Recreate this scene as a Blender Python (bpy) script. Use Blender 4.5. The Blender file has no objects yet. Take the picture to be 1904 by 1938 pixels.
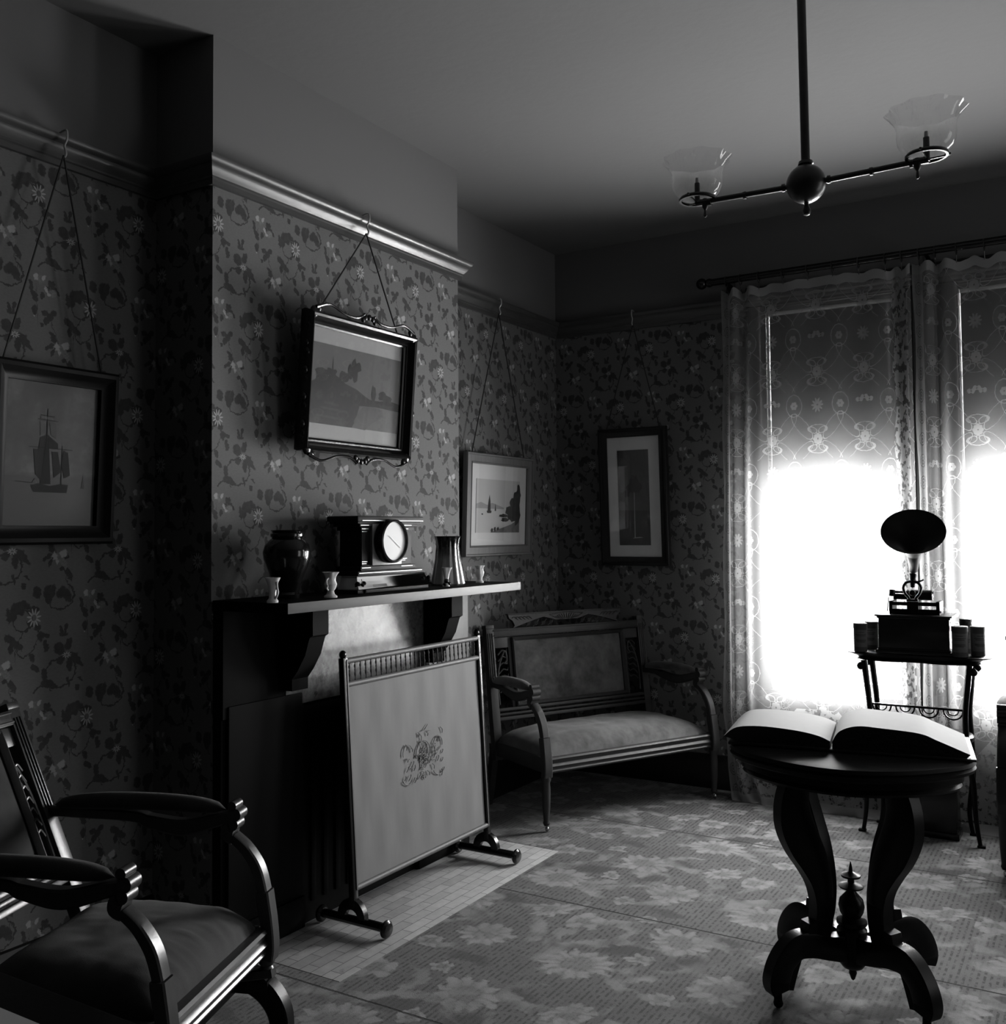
import bpy, bmesh, math, random
from mathutils import Vector, Matrix, noise
random.seed(7)
PI = math.pi
S = bpy.context.scene
C = S.collection

# ------------------------------------------------------------------ camera, world, lights, exposure
def cam_axes(yaw, pitch, roll):
    f = Vector((-math.cos(pitch)*math.sin(yaw), math.cos(pitch)*math.cos(yaw), math.sin(pitch)))
    r = Vector((math.cos(yaw), math.sin(yaw), 0)); u = r.cross(f)
    return math.cos(roll)*r+math.sin(roll)*u, -math.sin(roll)*r+math.cos(roll)*u, f
_r, _u, _f = cam_axes(math.radians(31.29), math.radians(2.342), math.radians(-.4706))
cd = bpy.data.cameras.new('camera'); cam = bpy.data.objects.new('camera', cd); C.objects.link(cam)
cam.matrix_world = Matrix(((_r.x, _u.x, -_f.x, 0), (_r.y, _u.y, -_f.y, 0), (_r.z, _u.z, -_f.z, 1.4), (0, 0, 0, 1)))
cd.sensor_width = 36; cd.sensor_height = 36; cd.lens = 1859.5/1938*36
cd.shift_y = -36.2/1938; cd.clip_start = .02
S.camera = cam
S.view_settings.view_transform = 'Standard'; S.view_settings.look = 'None'
S.view_settings.gamma = 1; S.view_settings.use_curve_mapping = False
S.view_settings.exposure = 0.0
S.cycles.use_denoising = True
S.cycles.use_adaptive_sampling = True; S.cycles.adaptive_threshold = .02
S.cycles.max_bounces = 6; S.cycles.diffuse_bounces = 1; S.cycles.glossy_bounces = 3
S.cycles.transparent_max_bounces = 12; S.cycles.transmission_bounces = 4
S.cycles.sample_clamp_indirect = 4.0
w = bpy.data.worlds.new('overcast_sky'); S.world = w; w.use_nodes = True
w.node_tree.nodes['Background'].inputs[0].default_value = (.8, .8, .8, 1)
w.node_tree.nodes['Background'].inputs[1].default_value = 1.0
def daylight(name, loc, rot, sx, sy, radiance, spread=180):
    l = bpy.data.lights.new(name, 'AREA'); l.shape = 'RECTANGLE'; l.size = sx; l.size_y = sy
    l.energy = radiance*PI*sx*sy; l.spread = math.radians(spread)
    o = bpy.data.objects.new(name, l); o.location = loc; o.rotation_euler = rot; C.objects.link(o)
# sky light just outside each window (rot turns the light's -Z into the room)
TO_ROOM = (-PI/2, 0, 0)
daylight('window_daylight', (-1.18, 5.46, 1.45), TO_ROOM, .80, 2.5, 90.0)
daylight('window_daylight', (-.24, 5.46, 1.45), TO_ROOM, .80, 2.5, 90.0)
daylight('window_daylight', (.95, 5.46, 1.45), TO_ROOM, .95, 2.5, 10.0)
daylight('window_daylight', (2.18, 3.6, 1.45), (0, PI/2, 0), 2.4, 1.2, 2.2)

# ------------------------------------------------------------------ node helper
class NT:
    def __init__(s, name):
        s.mat = bpy.data.materials.new(name); s.mat.use_nodes = True
        s.nt = s.mat.node_tree; s.nt.nodes.clear()
        s.out = s.nt.nodes.new('ShaderNodeOutputMaterial')
    def n(s, t, **k):
        x = s.nt.nodes.new('ShaderNode'+t)
        for a, b in k.items(): setattr(x, a, b)
        return x
    def set(s, sock, v):
        if v is None: return
        if isinstance(v, bpy.types.NodeSocket): s.nt.links.new(v, sock)
        elif isinstance(v, (int, float)) and sock.type in ('RGBA',): sock.default_value = (v, v, v, 1)
        elif isinstance(v, (int, float)) and sock.type == 'VECTOR': sock.default_value = (v, v, v)
        else: sock.default_value = v
    def m(s, op, a, b=None, c=None, clamp=False):
        x = s.n('Math', operation=op, use_clamp=clamp)
        for i, v in enumerate((a, b, c)): s.set(x.inputs[i], v)
        return x.outputs[0]
    def v(s, op, a, b=None, c=None):
        x = s.n('VectorMath', operation=op)
        for i, q in enumerate((a, b, c)): s.set(x.inputs[i], q)
        return x.outputs['Value'] if op in ('LENGTH', 'DOT_PRODUCT', 'DISTANCE') else x.outputs[0]
    def noise(s, vec, scale, detail=2.0, rough=.5, out='Fac'):
        x = s.n('TexNoise'); s.set(x.inputs['Vector'], vec); x.inputs['Scale'].default_value = scale
        x.inputs['Detail'].default_value = detail; x.inputs['Roughness'].default_value = rough
        return x.outputs[out]
    def xyz(s, vec):
        x = s.n('SeparateXYZ'); s.set(x.inputs[0], vec); return x.outputs
    def comb(s, a, b, c=0.0):
        x = s.n('CombineXYZ'); s.set(x.inputs[0], a); s.set(x.inputs[1], b); s.set(x.inputs[2], c); return x.outputs[0]
    def pos(s): return s.n('NewGeometry').outputs['Position']
    def obj(s): return s.n('TexCoord').outputs['Object']
    def ell(s, vec, cx, cy, rx, ry, rot=0):
        x = s.n('Mapping', vector_type='TEXTURE'); s.set(x.inputs['Vector'], vec)
        x.inputs['Location'].default_value = (cx, cy, 0); x.inputs['Rotation'].default_value = (0, 0, math.radians(rot))
        x.inputs['Scale'].default_value = (rx, ry, 1)
        return s.v('LENGTH', x.outputs[0])
    def acc(s, op, L):                       # L is lazy, so each term is folded in as soon as it is made
        o = None
        for q in L: o = q if o is None else s.m(op, o, q)
        return o
    def mn(s, L): return s.acc('MINIMUM', L)
    def mx(s, L): return s.acc('MAXIMUM', L)
    def mask(s, d, k=6.0): return s.m('MULTIPLY_ADD', d, -k, k, clamp=True)      # 1 where d<1
    def ring(s, d, wdt, k=1.0):                                                 # 1 where |d-1|<wdt
        a = s.m('ABSOLUTE', s.m('SUBTRACT', d, 1.0)); return s.m('MULTIPLY_ADD', a, -2.0/wdt, 2.0, clamp=True)
    def lerp(s, a, b, t):
        x = s.n('Mix', data_type='FLOAT'); s.set(x.inputs[0], t); s.set(x.inputs[2], a); s.set(x.inputs[3], b); return x.outputs[0]
    def ramp(s, v, stops):
        x = s.n('ValToRGB'); s.set(x.inputs[0], v); e = x.color_ramp.elements
        while len(e) < len(stops): e.new(.5)
        for q, (p, c) in zip(e, stops): q.position = p; q.color = (c, c, c, 1)
        return x.outputs[0]
    def bsdf(s, col, rough=.6, spec=.5, bump=None, bs=.3, bd=.01, metal=0, coat=0, sheen=0, trans=0):
        b = s.n('BsdfPrincipled'); s.set(b.inputs['Base Color'], col); s.set(b.inputs['Roughness'], rough)
        b.inputs['Specular IOR Level'].default_value = spec; b.inputs['Metallic'].default_value = metal
        b.inputs['Coat Weight'].default_value = coat; b.inputs['Coat Roughness'].default_value = .06
        b.inputs['Sheen Weight'].default_value = sheen; b.inputs['Transmission Weight'].default_value = trans
        if bump is not None:
            x = s.n('Bump'); x.inputs['Strength'].default_value = bs; x.inputs['Distance'].default_value = bd
            s.set(x.inputs['Height'], bump); s.nt.links.new(x.outputs[0], b.inputs['Normal'])
        s.nt.links.new(b.outputs[0], s.out.inputs[0]); return s.mat

def plain(name, v, rough=.6, spec=.5, var=.12, scale=8, bs=0, bscale=60, **k):
    t = NT(name); p = t.obj()
    c = t.lerp(v*(1-var), v*(1+var), t.noise(p, scale, 3))
    b = t.noise(p, bscale, 3) if bs else None
    return t.bsdf(c, rough, spec, b, bs, **k)
def wood(name, v, rough=.28, stretch=(1, 1, .12), spec=.5, coat=.0):
    t = NT(name); p = t.v('MULTIPLY', t.obj(), stretch)
    g = t.noise(p, 60, 4, .6)
    return t.bsdf(t.lerp(v*.6, v*1.5, g), t.lerp(rough*.85, rough*1.2, g), spec, g, .12, .002, coat=coat)
def velvet(name, v, sheen=.5):
    t = NT(name); p = t.obj()
    a = t.m('MULTIPLY_ADD', t.noise(t.v('MULTIPLY', p, (1, .7, 1)), 8, 4, .65), 2.6, -.8, clamp=True); b = t.noise(p, 900, 1)
    return t.bsdf(t.lerp(v*.4, v*1.7, a), .75, .2, b, .5, .002, sheen=sheen)

M = {}
M['ceiling'] = plain('ceiling_plaster', .165, .9, .1, .04, 1.2, .08, 30)
M['wood'] = wood('dark_walnut', .010, .32, spec=.3)
M['carved'] = wood('carved_walnut', .030, .48, spec=.3)
M['rockwood'] = wood('dark_rocker_walnut', .028, .30, spec=.45)
M['rail'] = wood('picture_rail_wood', .055, .3, (.12, .12, 1))
M['dulltop'] = plain('worn_dark_tabletop', .006, .6, .12, .3, 15)
M['black'] = plain('ebonised_black', .006, .24, .35, .2, 20)
M['ebony'] = wood('ebony_table_wood', .003, .32, spec=.12)
M['brass'] = plain('dark_bronze', .05, .32, .5, .2, 30, metal=.7)
M['bright_brass'] = plain('polished_brass', .55, .22, .5, .1, 30, metal=.9)
M['slate'] = plain('black_slate', .0025, .7, .06, .3, 5)
M['velvet'] = velvet('plush_velvet', .082, .25)
M['velvet_dark'] = velvet('worn_dark_velvet', .016, .15)
M['porcelain'] = plain('white_porcelain', .75, .2, .5, .15, 25)
M['paper'] = plain('page_paper', .46, .8, .2, .05, 40)
M['leather'] = plain('black_leather', .006, .5, .4, .2, 30, .3, 120)
M['cord'] = plain('picture_cord', .015, .8)
M['card'] = plain('paper_card', .04, .7, .2, .15, 30)
M['label'] = plain('paper_label', .085, .7, .2, .2, 40)
M['iron'] = plain('cast_iron', .002, .6, .08)
M['gilt'] = wood('silvered_frame', .13, .38, spec=.3)
M['mat'] = plain('mat_board', .42, .85, .2, .03, 10)
M['glaze'] = plain('dark_glaze', .006, .14, .4, .4, 12, coat=.15)

def glassmat(name, tint=.9, rough=.02):
    t = NT(name); g = t.n('BsdfGlossy'); g.inputs['Roughness'].default_value = rough; g.inputs['Color'].default_value = (.9, .9, .9, 1)
    tr = t.n('BsdfTransparent'); tr.inputs[0].default_value = (tint, tint, tint, 1)
    lw = t.n('LayerWeight'); lw.inputs[0].default_value = .5
    f = t.m('MULTIPLY_ADD', t.m('POWER', lw.outputs['Facing'], 5), .9, .045)
    x = t.n('MixShader'); t.set(x.inputs[0], f); t.nt.links.new(tr.outputs[0], x.inputs[1]); t.nt.links.new(g.outputs[0], x.inputs[2])
    t.nt.links.new(x.outputs[0], t.out.inputs[0]); return t.mat
M['pane'] = glassmat('picture_glass', .97)
def shadeglass():
    t = NT('etched_shade_glass'); p = t.obj()
    g = t.n('BsdfGlossy'); g.inputs['Roughness'].default_value = .08
    tr = t.n('BsdfTransparent'); tr.inputs[0].default_value = (.90, .90, .90, 1)
    tl = t.n('BsdfTranslucent'); tl.inputs[0].default_value = (.8, .8, .8, 1)
    lw = t.n('LayerWeight'); lw.inputs[0].default_value = .45
    f = t.m('MULTIPLY_ADD', t.m('POWER', lw.outputs['Facing'], 3), .5, .035)
    x = t.n('MixShader'); t.set(x.inputs[0], f); t.nt.links.new(tr.outputs[0], x.inputs[1]); t.nt.links.new(g.outputs[0], x.inputs[2])
    z = t.xyz(p)[2]; e = t.m('MULTIPLY', t.mask(t.m('ABSOLUTE', t.m('MULTIPLY_ADD', t.noise(p, 30, 2), 1, -.5)), .3), t.m('MULTIPLY_ADD', t.m('POWER', lw.outputs['Facing'], 2), .45, .03))
    y = t.n('MixShader'); t.set(y.inputs[0], e); t.nt.links.new(x.outputs[0], y.inputs[1]); t.nt.links.new(tl.outputs[0], y.inputs[2])
    t.nt.links.new(y.outputs[0], t.out.inputs[0]); return t.mat
M['shadeglass'] = shadeglass()

# ------------------------------------------------------------------ wallpaper, frieze above the rail
PW, PH, PS = .37, .327, .185
DARK = [(.008, .071, .016, .021, 10), (.046, .064, .016, .032, 8), (.060, .07, .013, .026, -20), (.091, .068, .016, .024, -30), (.112, .058, .016, .024, 25),
        (-.066, .018, .014, .034, -5), (-.048, .028, .020, .024, 30), (-.028, .036, .022, .013, -35), (-.082, .008, .008, .026, 10),
        (-.078, -.062, .022, .013, -38), (-.052, -.083, .024, .012, -40), (-.072, -.088, .010, .020, -20),
        (.087, -.105, .020, .024, 30), (.118, -.095, .012, .024, -20), (.142, -.140, .014, .032, 40), (.155, -.152, .028, .009, -50), (.122, -.158, .012, .022, 15), (.09, -.142, .015, .014, 0),
        (.238, -.118, .010, .022, 30), (.226, -.148, .022, .007, 35), (.238, -.165, .006, .018, -15), (.292, -.145, .010, .012, 30), (.300, -.20, .010, .030, 28), (.282, -.185, .016, .007, 0),
        (.165, .024, .008, .030, 15), (.176, .0, .010, .018, 25), (.200, .006, .009, .010, 0), (.232, .048, .016, .012, 20), (.245, .030, .020, .010, -35), (.225, .026, .009, .018, 35),
        (.022, -.062, .012, .017, 10), (.038, -.060, .016, .008, -25), (.040, -.093, .011, .020, 12),
        (.100, -.062, .018, .007, 0), (.092, -.048, .006, .016, 25), (.108, -.046, .006, .016, -15),
        (-.005, -.125, .009, .018, 15), (.006, -.158, .018, .010, -30), (.036, -.180, .011, .022, 8), (.045, -.208, .024, .013, -12), (.068, -.217, .018, .009, -38),
        (.175, -.04, .010, .016, 0), (.210, -.046, .014, .010, 10), (.228, -.054, .013, .014, 0), (.240, -.04, .010, .010, 0), (.215, -.07, .010, .016, -20), (.198, -.083, .006, .006, 0),
        (.118, -.212, .006, .020, 12), (.160, -.208, .014, .006, -30), (.150, -.235, .010, .012, 10), (.0, .02, .018, .012, 10), (-.014, -.02, .012, .012, 0), (.012, -.034, .014, .012, 0)]
STEM = [(.087, .060, .048, .042, 0, .05), (-.036, -.012, .030, .032, 0, .07), (-.02, -.075, .050, .028, 60, .05), (.09, -.18, .055, .045, 20, .05), (.03, -.24, .03, .025, 0, .07)]
LINE = [(.183, -.02, .0018, .075, 3), (.245, -.105, .0018, .075, 22), (.295, -.22, .0018, .07, 18), (-.060, -.11, .0016, .035, 0)]
LIGHT = [(.178, .062, .009, .012, 20), (.214, .026, .006, .015, 38), (.205, .062, .008, .011, -10), (.222, .016, .008, .006, -20), (.252, -.146, .011, .013, 20), (.282, -.138, .014, .014, 0), (.262, -.164, .007, .010, 0), (.175, -.058, .004, .004, 0)]
MIDL = [(.196, .056, .016, .016, 0), (.236, .02, .016, .016, 0), (.268, -.150, .020, .018, 0), (.286, -.17, .012, .02, 20)]
CUTC = (.10, -.07)
def dup(L):
    out = []
    for e in L:
        x, y, r = e[0], e[1], max(e[2], e[3])
        for (dx, dy) in ((0, 0), (PW, 0), (-PW, 0), (PS, PH), (-PS, -PH), (PS-PW, PH), (PW-PS, -PH)):
            X, Y = x+dx, y+dy
            if CUTC[0]-PW/2-r < X < CUTC[0]+PW/2+r and CUTC[1]-PH/2-r < Y < CUTC[1]+PH/2+r: out.append((X, Y)+tuple(e[2:]))
    return out
def wallpaper(name, axis, u0, z0, zrail=2.61):
    t = NT(name); P = t.xyz(t.pos()); x = P[0] if axis == 'x' else P[1]; z = P[2]
    u = t.m('SUBTRACT', x, u0); v = t.m('SUBTRACT', z, z0)
    row = t.m('FLOOR', t.m('DIVIDE', t.m('SUBTRACT', v, CUTC[1]-PH/2), PH))
    v2 = t.m('MULTIPLY_ADD', row, -PH, v); u1 = t.m('MULTIPLY_ADD', row, -PS, u)
    c = t.m('FLOOR', t.m('DIVIDE', t.m('SUBTRACT', u1, CUTC[0]-PW/2), PW)); u2 = t.m('MULTIPLY_ADD', c, -PW, u1)
    q = t.comb(u2, v2)
    nz = t.noise(t.comb(u2, v2), 75, 2, .6, 'Color')
    q = t.v('ADD', q, t.v('MULTIPLY', t.v('SUBTRACT', nz, (.5, .5, .5)), (.020, .020, 0)))
    D = dup(DARK); dmin = None
    for k in range(0, len(D), 20):                                  # in batches, each waiting for the one before
        if dmin is not None: q = t.v('MULTIPLY_ADD', dmin, (1e-9, 1e-9, 1e-9), q)
        g_ = t.mn(t.ell(q, *e) for e in D[k:k+20]); dmin = g_ if dmin is None else t.m('MINIMUM', dmin, g_)
    dk = t.mask(dmin, 5); q = t.v('MULTIPLY_ADD', dmin, (1e-9, 1e-9, 1e-9), q)
    st = t.mx(t.ring(t.ell(q, *e[:5]), e[5]*1.5) for e in STEM)
    ln = t.mask(t.mn(t.ell(q, *e) for e in dup(LINE)), 2)
    lt = t.mask(t.mn(t.ell(q, *e) for e in dup(LIGHT)), 4)
    md = t.mask(t.mn(t.ell(q, *e) for e in dup(MIDL)), 4)
    # daisy and spiky stamens, by angle
    def star(cx, cy, R, r0, n, sq):
        s_ = t.v('SUBTRACT', t.comb(u2, v2), (cx, cy, 0)); s_ = t.v('MULTIPLY', s_, (1, sq, 1)); k = t.xyz(s_)
        ang = t.m('ARCTAN2', k[1], k[0]); rad = t.v('LENGTH', s_)
        lim = t.m('MULTIPLY_ADD', t.m('SINE', t.m('MULTIPLY', ang, n)), R*.3, R*.7)
        return t.m('MULTIPLY', t.m('MULTIPLY', t.m('SUBTRACT', lim, rad), 400, clamp=True), t.m('MULTIPLY', t.m('SUBTRACT', rad, r0), 500, clamp=True))
    dz = t.mx([star(0, -.004, .025, .007, 11, .8), star(.112, -.128, .018, .004, 9, 1.6)])
    grain = t.noise(t.v('MULTIPLY', t.pos(), (1, 1, 2.2)), 90, 3, .65)
    base = t.lerp(.105, .150, grain)
    col = t.lerp(base, t.lerp(.032, .062, t.noise(q, 60, 2)), dk)
    col = t.lerp(col, .045, t.m('MAXIMUM', st, t.m('MULTIPLY', ln, .85)))
    col = t.lerp(col, t.lerp(.06, .26, t.noise(q, 150, 2)), md)
    col = t.lerp(col, .32, lt); col = t.lerp(col, .33, dz)
    up = t.m('GREATER_THAN', z, zrail)
    col = t.lerp(col, t.lerp(.145, .155, grain), up)
    return t.bsdf(col, .8, .25, grain, .12, .002)
M['paper_breast'] = wallpaper('wallpaper_breast', 'y', 2.290, 2.449)
M['paper_left'] = wallpaper('wallpaper_left', 'y', 1.822, 2.466)
M['paper_window'] = wallpaper('wallpaper_window', 'x', -2.175, 2.453)
M['paper_reveal'] = wallpaper('wallpaper_breast_side', 'x', -2.75, 2.3)

# ------------------------------------------------------------------ carpet
def carpet_mat():
    t = NT('floral_ingrain_carpet'); P = t.xyz(t.pos()); x0, y0 = P[0], P[1]; x = t.m('MULTIPLY', x0, .74); y = t.m('MULTIPLY', y0, .74)
    CW, CH, CS = .62, .50, .31
    row = t.m('FLOOR', t.m('DIVIDE', y, CH)); v = t.m('MULTIPLY_ADD', row, -CH, y); u1 = t.m('MULTIPLY_ADD', row, -CS, x)
    c = t.m('FLOOR', t.m('DIVIDE', u1, CW)); u = t.m('MULTIPLY_ADD', c, -CW, u1)
    nz = t.noise(t.pos(), 17, 3, .62, 'Color')
    q = t.v('ADD', t.comb(u, v), t.v('MULTIPLY', t.v('SUBTRACT', nz, (.5, .5, .5)), (.065, .065, 0)))
    def fan(cx, cy, R, n, sq=1.0, rot=0, inner=.35):
        mp = t.n('Mapping', vector_type='TEXTURE'); t.set(mp.inputs[0], q); mp.inputs['Location'].default_value = (cx, cy, 0)
        mp.inputs['Rotation'].default_value = (0, 0, math.radians(rot)); mp.inputs['Scale'].default_value = (R, R*sq, 1)
        k = t.xyz(mp.outputs[0]); a = t.m('ARCTAN2', k[1], k[0]); r = t.v('LENGTH', mp.outputs[0])
        lim = t.m('MULTIPLY_ADD', t.m('ABSOLUTE', t.m('SINE', t.m('MULTIPLY', a, n))), .25, .75)
        body = t.m('MULTIPLY', t.m('SUBTRACT', lim, r), 7, clamp=True)
        pet = t.m('MULTIPLY_ADD', t.m('ABSOLUTE', t.m('SINE', t.m('MULTIPLY', a, n))), .45, .55)
        core = t.m('MULTIPLY', t.m('SUBTRACT', r, inner), 6, clamp=True)
        return t.m('MULTIPLY', body, t.m('MULTIPLY', pet, t.m('MULTIPLY_ADD', core, .6, .4)))
    L = [fan(.14, .13, .105, 6.5, .8, 20), fan(.31, .37, .095, 5.5, .85, -30), fan(.48, .17, .08, 5, 1, 0), fan(.04, .37, .06, 2.5), fan(.55, .40, .07, 4.5, .7, 50),
         fan(.26, .225, .035, 2.5), fan(.38, .06, .038, 2.5), fan(.18, .46, .032, 2.5)]
    arcn = t.m('MULTIPLY_ADD', t.noise(t.pos(), 9, 1), 5, -2.0, clamp=True)
    R_ = (t.m('MULTIPLY', t.m('MULTIPLY', t.ring(t.ell(q, *e[:5]), e[5]), arcn), e[6]) for e in
          [(.22, .20, .19, .10, 25, .22, .8), (.44, .30, .17, .08, -30, .26, .75), (.10, .30, .12, .06, 60, .26, .7), (.36, .12, .12, .07, 0, .24, .7), (.50, .46, .14, .06, 15, .24, .7)])
    SH = t.mask(t.mn(t.ell(q, *e) for e in [(.20, .25, .08, .045, 20), (.41, .42, .07, .035, -20), (.37, .26, .07, .04, 40), (.06, .21, .07, .03, 10), (.52, .03, .07, .03, -10)]), 2)
    fl = t.m('MAXIMUM', t.mx(L), t.mx(R_))
    # woven dashes across the strip
    sx = t.m('SINE', t.m('MULTIPLY', x0, 2*PI/.0185)); sy = t.noise(t.comb(t.m('MULTIPLY', x0, 54), t.m('MULTIPLY', y0, 48)), 1.0, 2, .6)
    dash = t.m('MULTIPLY', t.m('MULTIPLY_ADD', sx, 2.0, .1, clamp=True), t.m('MULTIPLY_ADD', sy, 7, -3.0, clamp=True))
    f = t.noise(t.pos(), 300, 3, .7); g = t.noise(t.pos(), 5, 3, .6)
    base = t.lerp(.085, .17, f)
    col = t.lerp(base, .028, t.m('MULTIPLY', dash, .9))
    col = t.lerp(col, .035, t.m('MULTIPLY', SH, .7))
    col = t.lerp(col, t.lerp(.20, .42, f), t.m('MULTIPLY', fl, .95))
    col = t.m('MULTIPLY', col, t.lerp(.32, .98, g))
    wy = t.m('MULTIPLY_ADD', t.noise(t.pos(), 120, 1), .006, t.m('SUBTRACT', y0, .003))
    seam = t.mn([t.m('ABSOLUTE', t.m('SUBTRACT', wy, s_)) for s_ in (.30, 1.32, 2.335, 3.33, 4.36)])
    sm = t.m('MULTIPLY_ADD', seam, -400, 2.3, clamp=True)
    col = t.lerp(col, .012, sm)
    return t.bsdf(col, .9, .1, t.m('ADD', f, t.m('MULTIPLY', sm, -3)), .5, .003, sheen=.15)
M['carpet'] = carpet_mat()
def tile_mat():
    t = NT('hearth_tiles'); P = t.xyz(t.pos()); b = t.n('TexBrick'); t.set(b.inputs['Vector'], t.comb(P[1], P[0]))
    b.inputs['Color1'].default_value = (.36, .36, .36, 1); b.inputs['Color2'].default_value = (.28, .28, .28, 1); b.inputs['Mortar'].default_value = (.10, .10, .10, 1)
    b.inputs['Scale'].default_value = 1; b.inputs['Mortar Size'].default_value = .0016; b.inputs['Mortar Smooth'].default_value = .3
    b.inputs['Brick Width'].default_value = .125; b.inputs['Row Height'].default_value = .0465
    n1 = t.noise(t.pos(), 30, 4, .6)
    col = t.m('MULTIPLY', t.xyz(b.outputs[0])[0], t.lerp(.9, 1.5, n1))
    spot = t.m('MULTIPLY_ADD', t.noise(t.pos(), 14, 4, .7), 9, -5.6, clamp=True)
    return t.bsdf(t.lerp(col, .06, t.m('MULTIPLY', spot, .6)), .5, .4, b.outputs['Fac'], -.3, .002)
M['tile'] = tile_mat()
def mottled():
    t = NT('worn_painted_metal'); p = t.pos()
    a = t.noise(p, 20, 6, .75); b = t.m('MULTIPLY_ADD', t.noise(p, 30, 3, .7), 16, -9.7, clamp=True)
    col = t.lerp(t.ramp(a, [(.40, .05), (.62, .17)]), .02, b)
    return t.bsdf(col, .35, .5, a, .2, .003)
M['mottled'] = mottled()
def painted_shelf():
    t = NT('painted_mantel_edge'); a = t.noise(t.v('MULTIPLY', t.pos(), (1, .4, 1)), 16, 4, .6)
    return t.bsdf(t.lerp(.045, .095, a), .5, .3, a, .1, .002)
M['mantel'] = painted_shelf()
def screen_cloth():
    t = NT('fire_screen_silk'); p = t.obj(); P = t.xyz(p)
    s_ = t.noise(t.v('MULTIPLY', p, (40, 14, 1.2)), 1, 3, .6); b = t.noise(p, 400, 1)
    return t.bsdf(t.lerp(.085, .145, s_), .7, .3, b, .15, .001, sheen=.3)
M['silk'] = screen_cloth()
M['embroidery'] = plain('raised_embroidery', .115, .6, .4, .5, 60)

# ------------------------------------------------------------------ lace
def lace_mat(name, W):
    t = NT(name); uvn = t.n('TexCoord').outputs['UV']; U = t.xyz(uvn); u, v = U[0], U[1]
    CW, CH, CS = .55, .343, .275
    v0 = t.m('SUBTRACT', v, .05); row = t.m('FLOOR', t.m('DIVIDE', v0, CH)); vv = t.m('MULTIPLY_ADD', row, -CH, v0)
    u1 = t.m('MULTIPLY_ADD', row, -CS, t.m('SUBTRACT', u, .02)); c = t.m('FLOOR', t.m('DIVIDE', u1, CW)); uu = t.m('MULTIPLY_ADD', c, -CW, u1)
    q = t.comb(uu, vv)
    nz = t.noise(uvn, 60, 2, .6, 'Color')
    q = t.v('ADD', q, t.v('MULTIPLY', t.v('SUBTRACT', nz, (.5, .5, .5)), (.008, .008, 0)))
    def fl(cx, cy, R, n, lo=.7):
        s_ = t.v('SUBTRACT', q, (cx, cy, 0)); k = t.xyz(s_); a = t.m('ARCTAN2', k[1], k[0]); r = t.v('LENGTH', s_)
        lim = t.m('MULTIPLY_ADD', t.m('ABSOLUTE', t.m('COSINE', t.m('MULTIPLY', a, n/2))), R*(1-lo), R*lo)
        return t.m('MULTIPLY', t.m('MULTIPLY', t.m('SUBTRACT', lim, r), 500, clamp=True), t.m('MULTIPLY', t.m('SUBTRACT', r, R*.12), 500, clamp=True))
    F = [fl(.1375, .10, .030, 8, .85), fl(.4125, .10, .030, 8, .85), fl(.4125, .272, .038, 10, .45), fl(.0, .272, .022, 6, .8), fl(.275, .272, .022, 6, .8), fl(.55, .272, .022, 6, .8)]
    G = [fl(.1375+dx, .285+dy, .022, 2, .3) for dx, dy in ((-.03, 0), (.03, 0), (0, .012))]
    rg = []
    for cx in (.1375, .4125):
        for sg in (1, -1):
            rg.append(t.ring(t.ell(q, cx-.028, .10+sg*.045, .024, .014, -25*sg), .16)); rg.append(t.ring(t.ell(q, cx+.028, .10+sg*.045, .024, .014, 25*sg), .16))
            rg.append(t.ring(t.ell(q, cx, .10+sg*.05, .058, .022, 0), .09))
    for cx in (0, .275, .55):
        rg.append(t.ring(t.ell(q, cx, .272, .046, .056, 0), .05)); rg.append(t.ring(t.ell(q, cx-.045, .165, .085, .030, 48), .045)); rg.append(t.ring(t.ell(q, cx+.045, .165, .085, .030, -48), .045)); rg.append(t.ring(t.ell(q, cx-.05, .035, .075, .026, -42), .045)); rg.append(t.ring(t.ell(q, cx+.05, .035, .075, .026, 42), .045))
    field = t.mx(F+G+rg)
    # left edge: scallops of spirals; right edge: bold flowers over open net
    per = .105
    vr = t.m('SUBTRACT', t.m('MULTIPLY', t.m('FRACT', t.m('DIVIDE', v, per)), per), per/2)
    r = t.v('LENGTH', t.v('MULTIPLY', t.comb(t.m('SUBTRACT', u, .042), vr), (1.2, 1, 1)))
    rings = t.m('MULTIPLY', t.m('MULTIPLY_ADD', t.m('SINE', t.m('MULTIPLY', r, 2*PI/.0135)), 4, -2.0, clamp=True), t.m('MULTIPLY_ADD', r, -300, 11, clamp=True))
    dots = t.m('MULTIPLY', rings, t.m('GREATER_THAN', t.noise(uvn, 260, 1), .44))
    lborder = t.m('LESS_THAN', u, .085)
    vo = t.n('TexVoronoi'); t.set(vo.inputs['Vector'], uvn); vo.inputs['Scale'].default_value = 38
    inR = t.m('MULTIPLY', t.m('GREATER_THAN', t.m('ADD', u, t.m('MULTIPLY', t.m('SINE', t.m('MULTIPLY', v, 18)), .015)), W-.20), t.m('LESS_THAN', u, W-.035))
    in2 = t.m('MULTIPLY', t.m('GREATER_THAN', u, .085), t.m('LESS_THAN', u, .12))
    hole = t.m('MULTIPLY', t.m('MULTIPLY_ADD', t.noise(uvn, 24, 2, .6), 22, -11.3, clamp=True), t.m('MAXIMUM', inR, in2))
    d = t.lerp(.36, .74, field)
    d = t.lerp(d, t.lerp(.66, .88, t.noise(uvn, 45, 1)), t.m('MAXIMUM', inR, lborder))
    d = t.lerp(d, .22, t.m('MAXIMUM', t.m('MULTIPLY', lborder, dots), hole))
    # lower flounce: a large pointed medallion and a solid hem
    lo = t.m('LESS_THAN', v, .50); lat = t.m('MULTIPLY_ADD', t.noise(uvn, 30, 3, .6), 14, -7.2, clamp=True)
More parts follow.
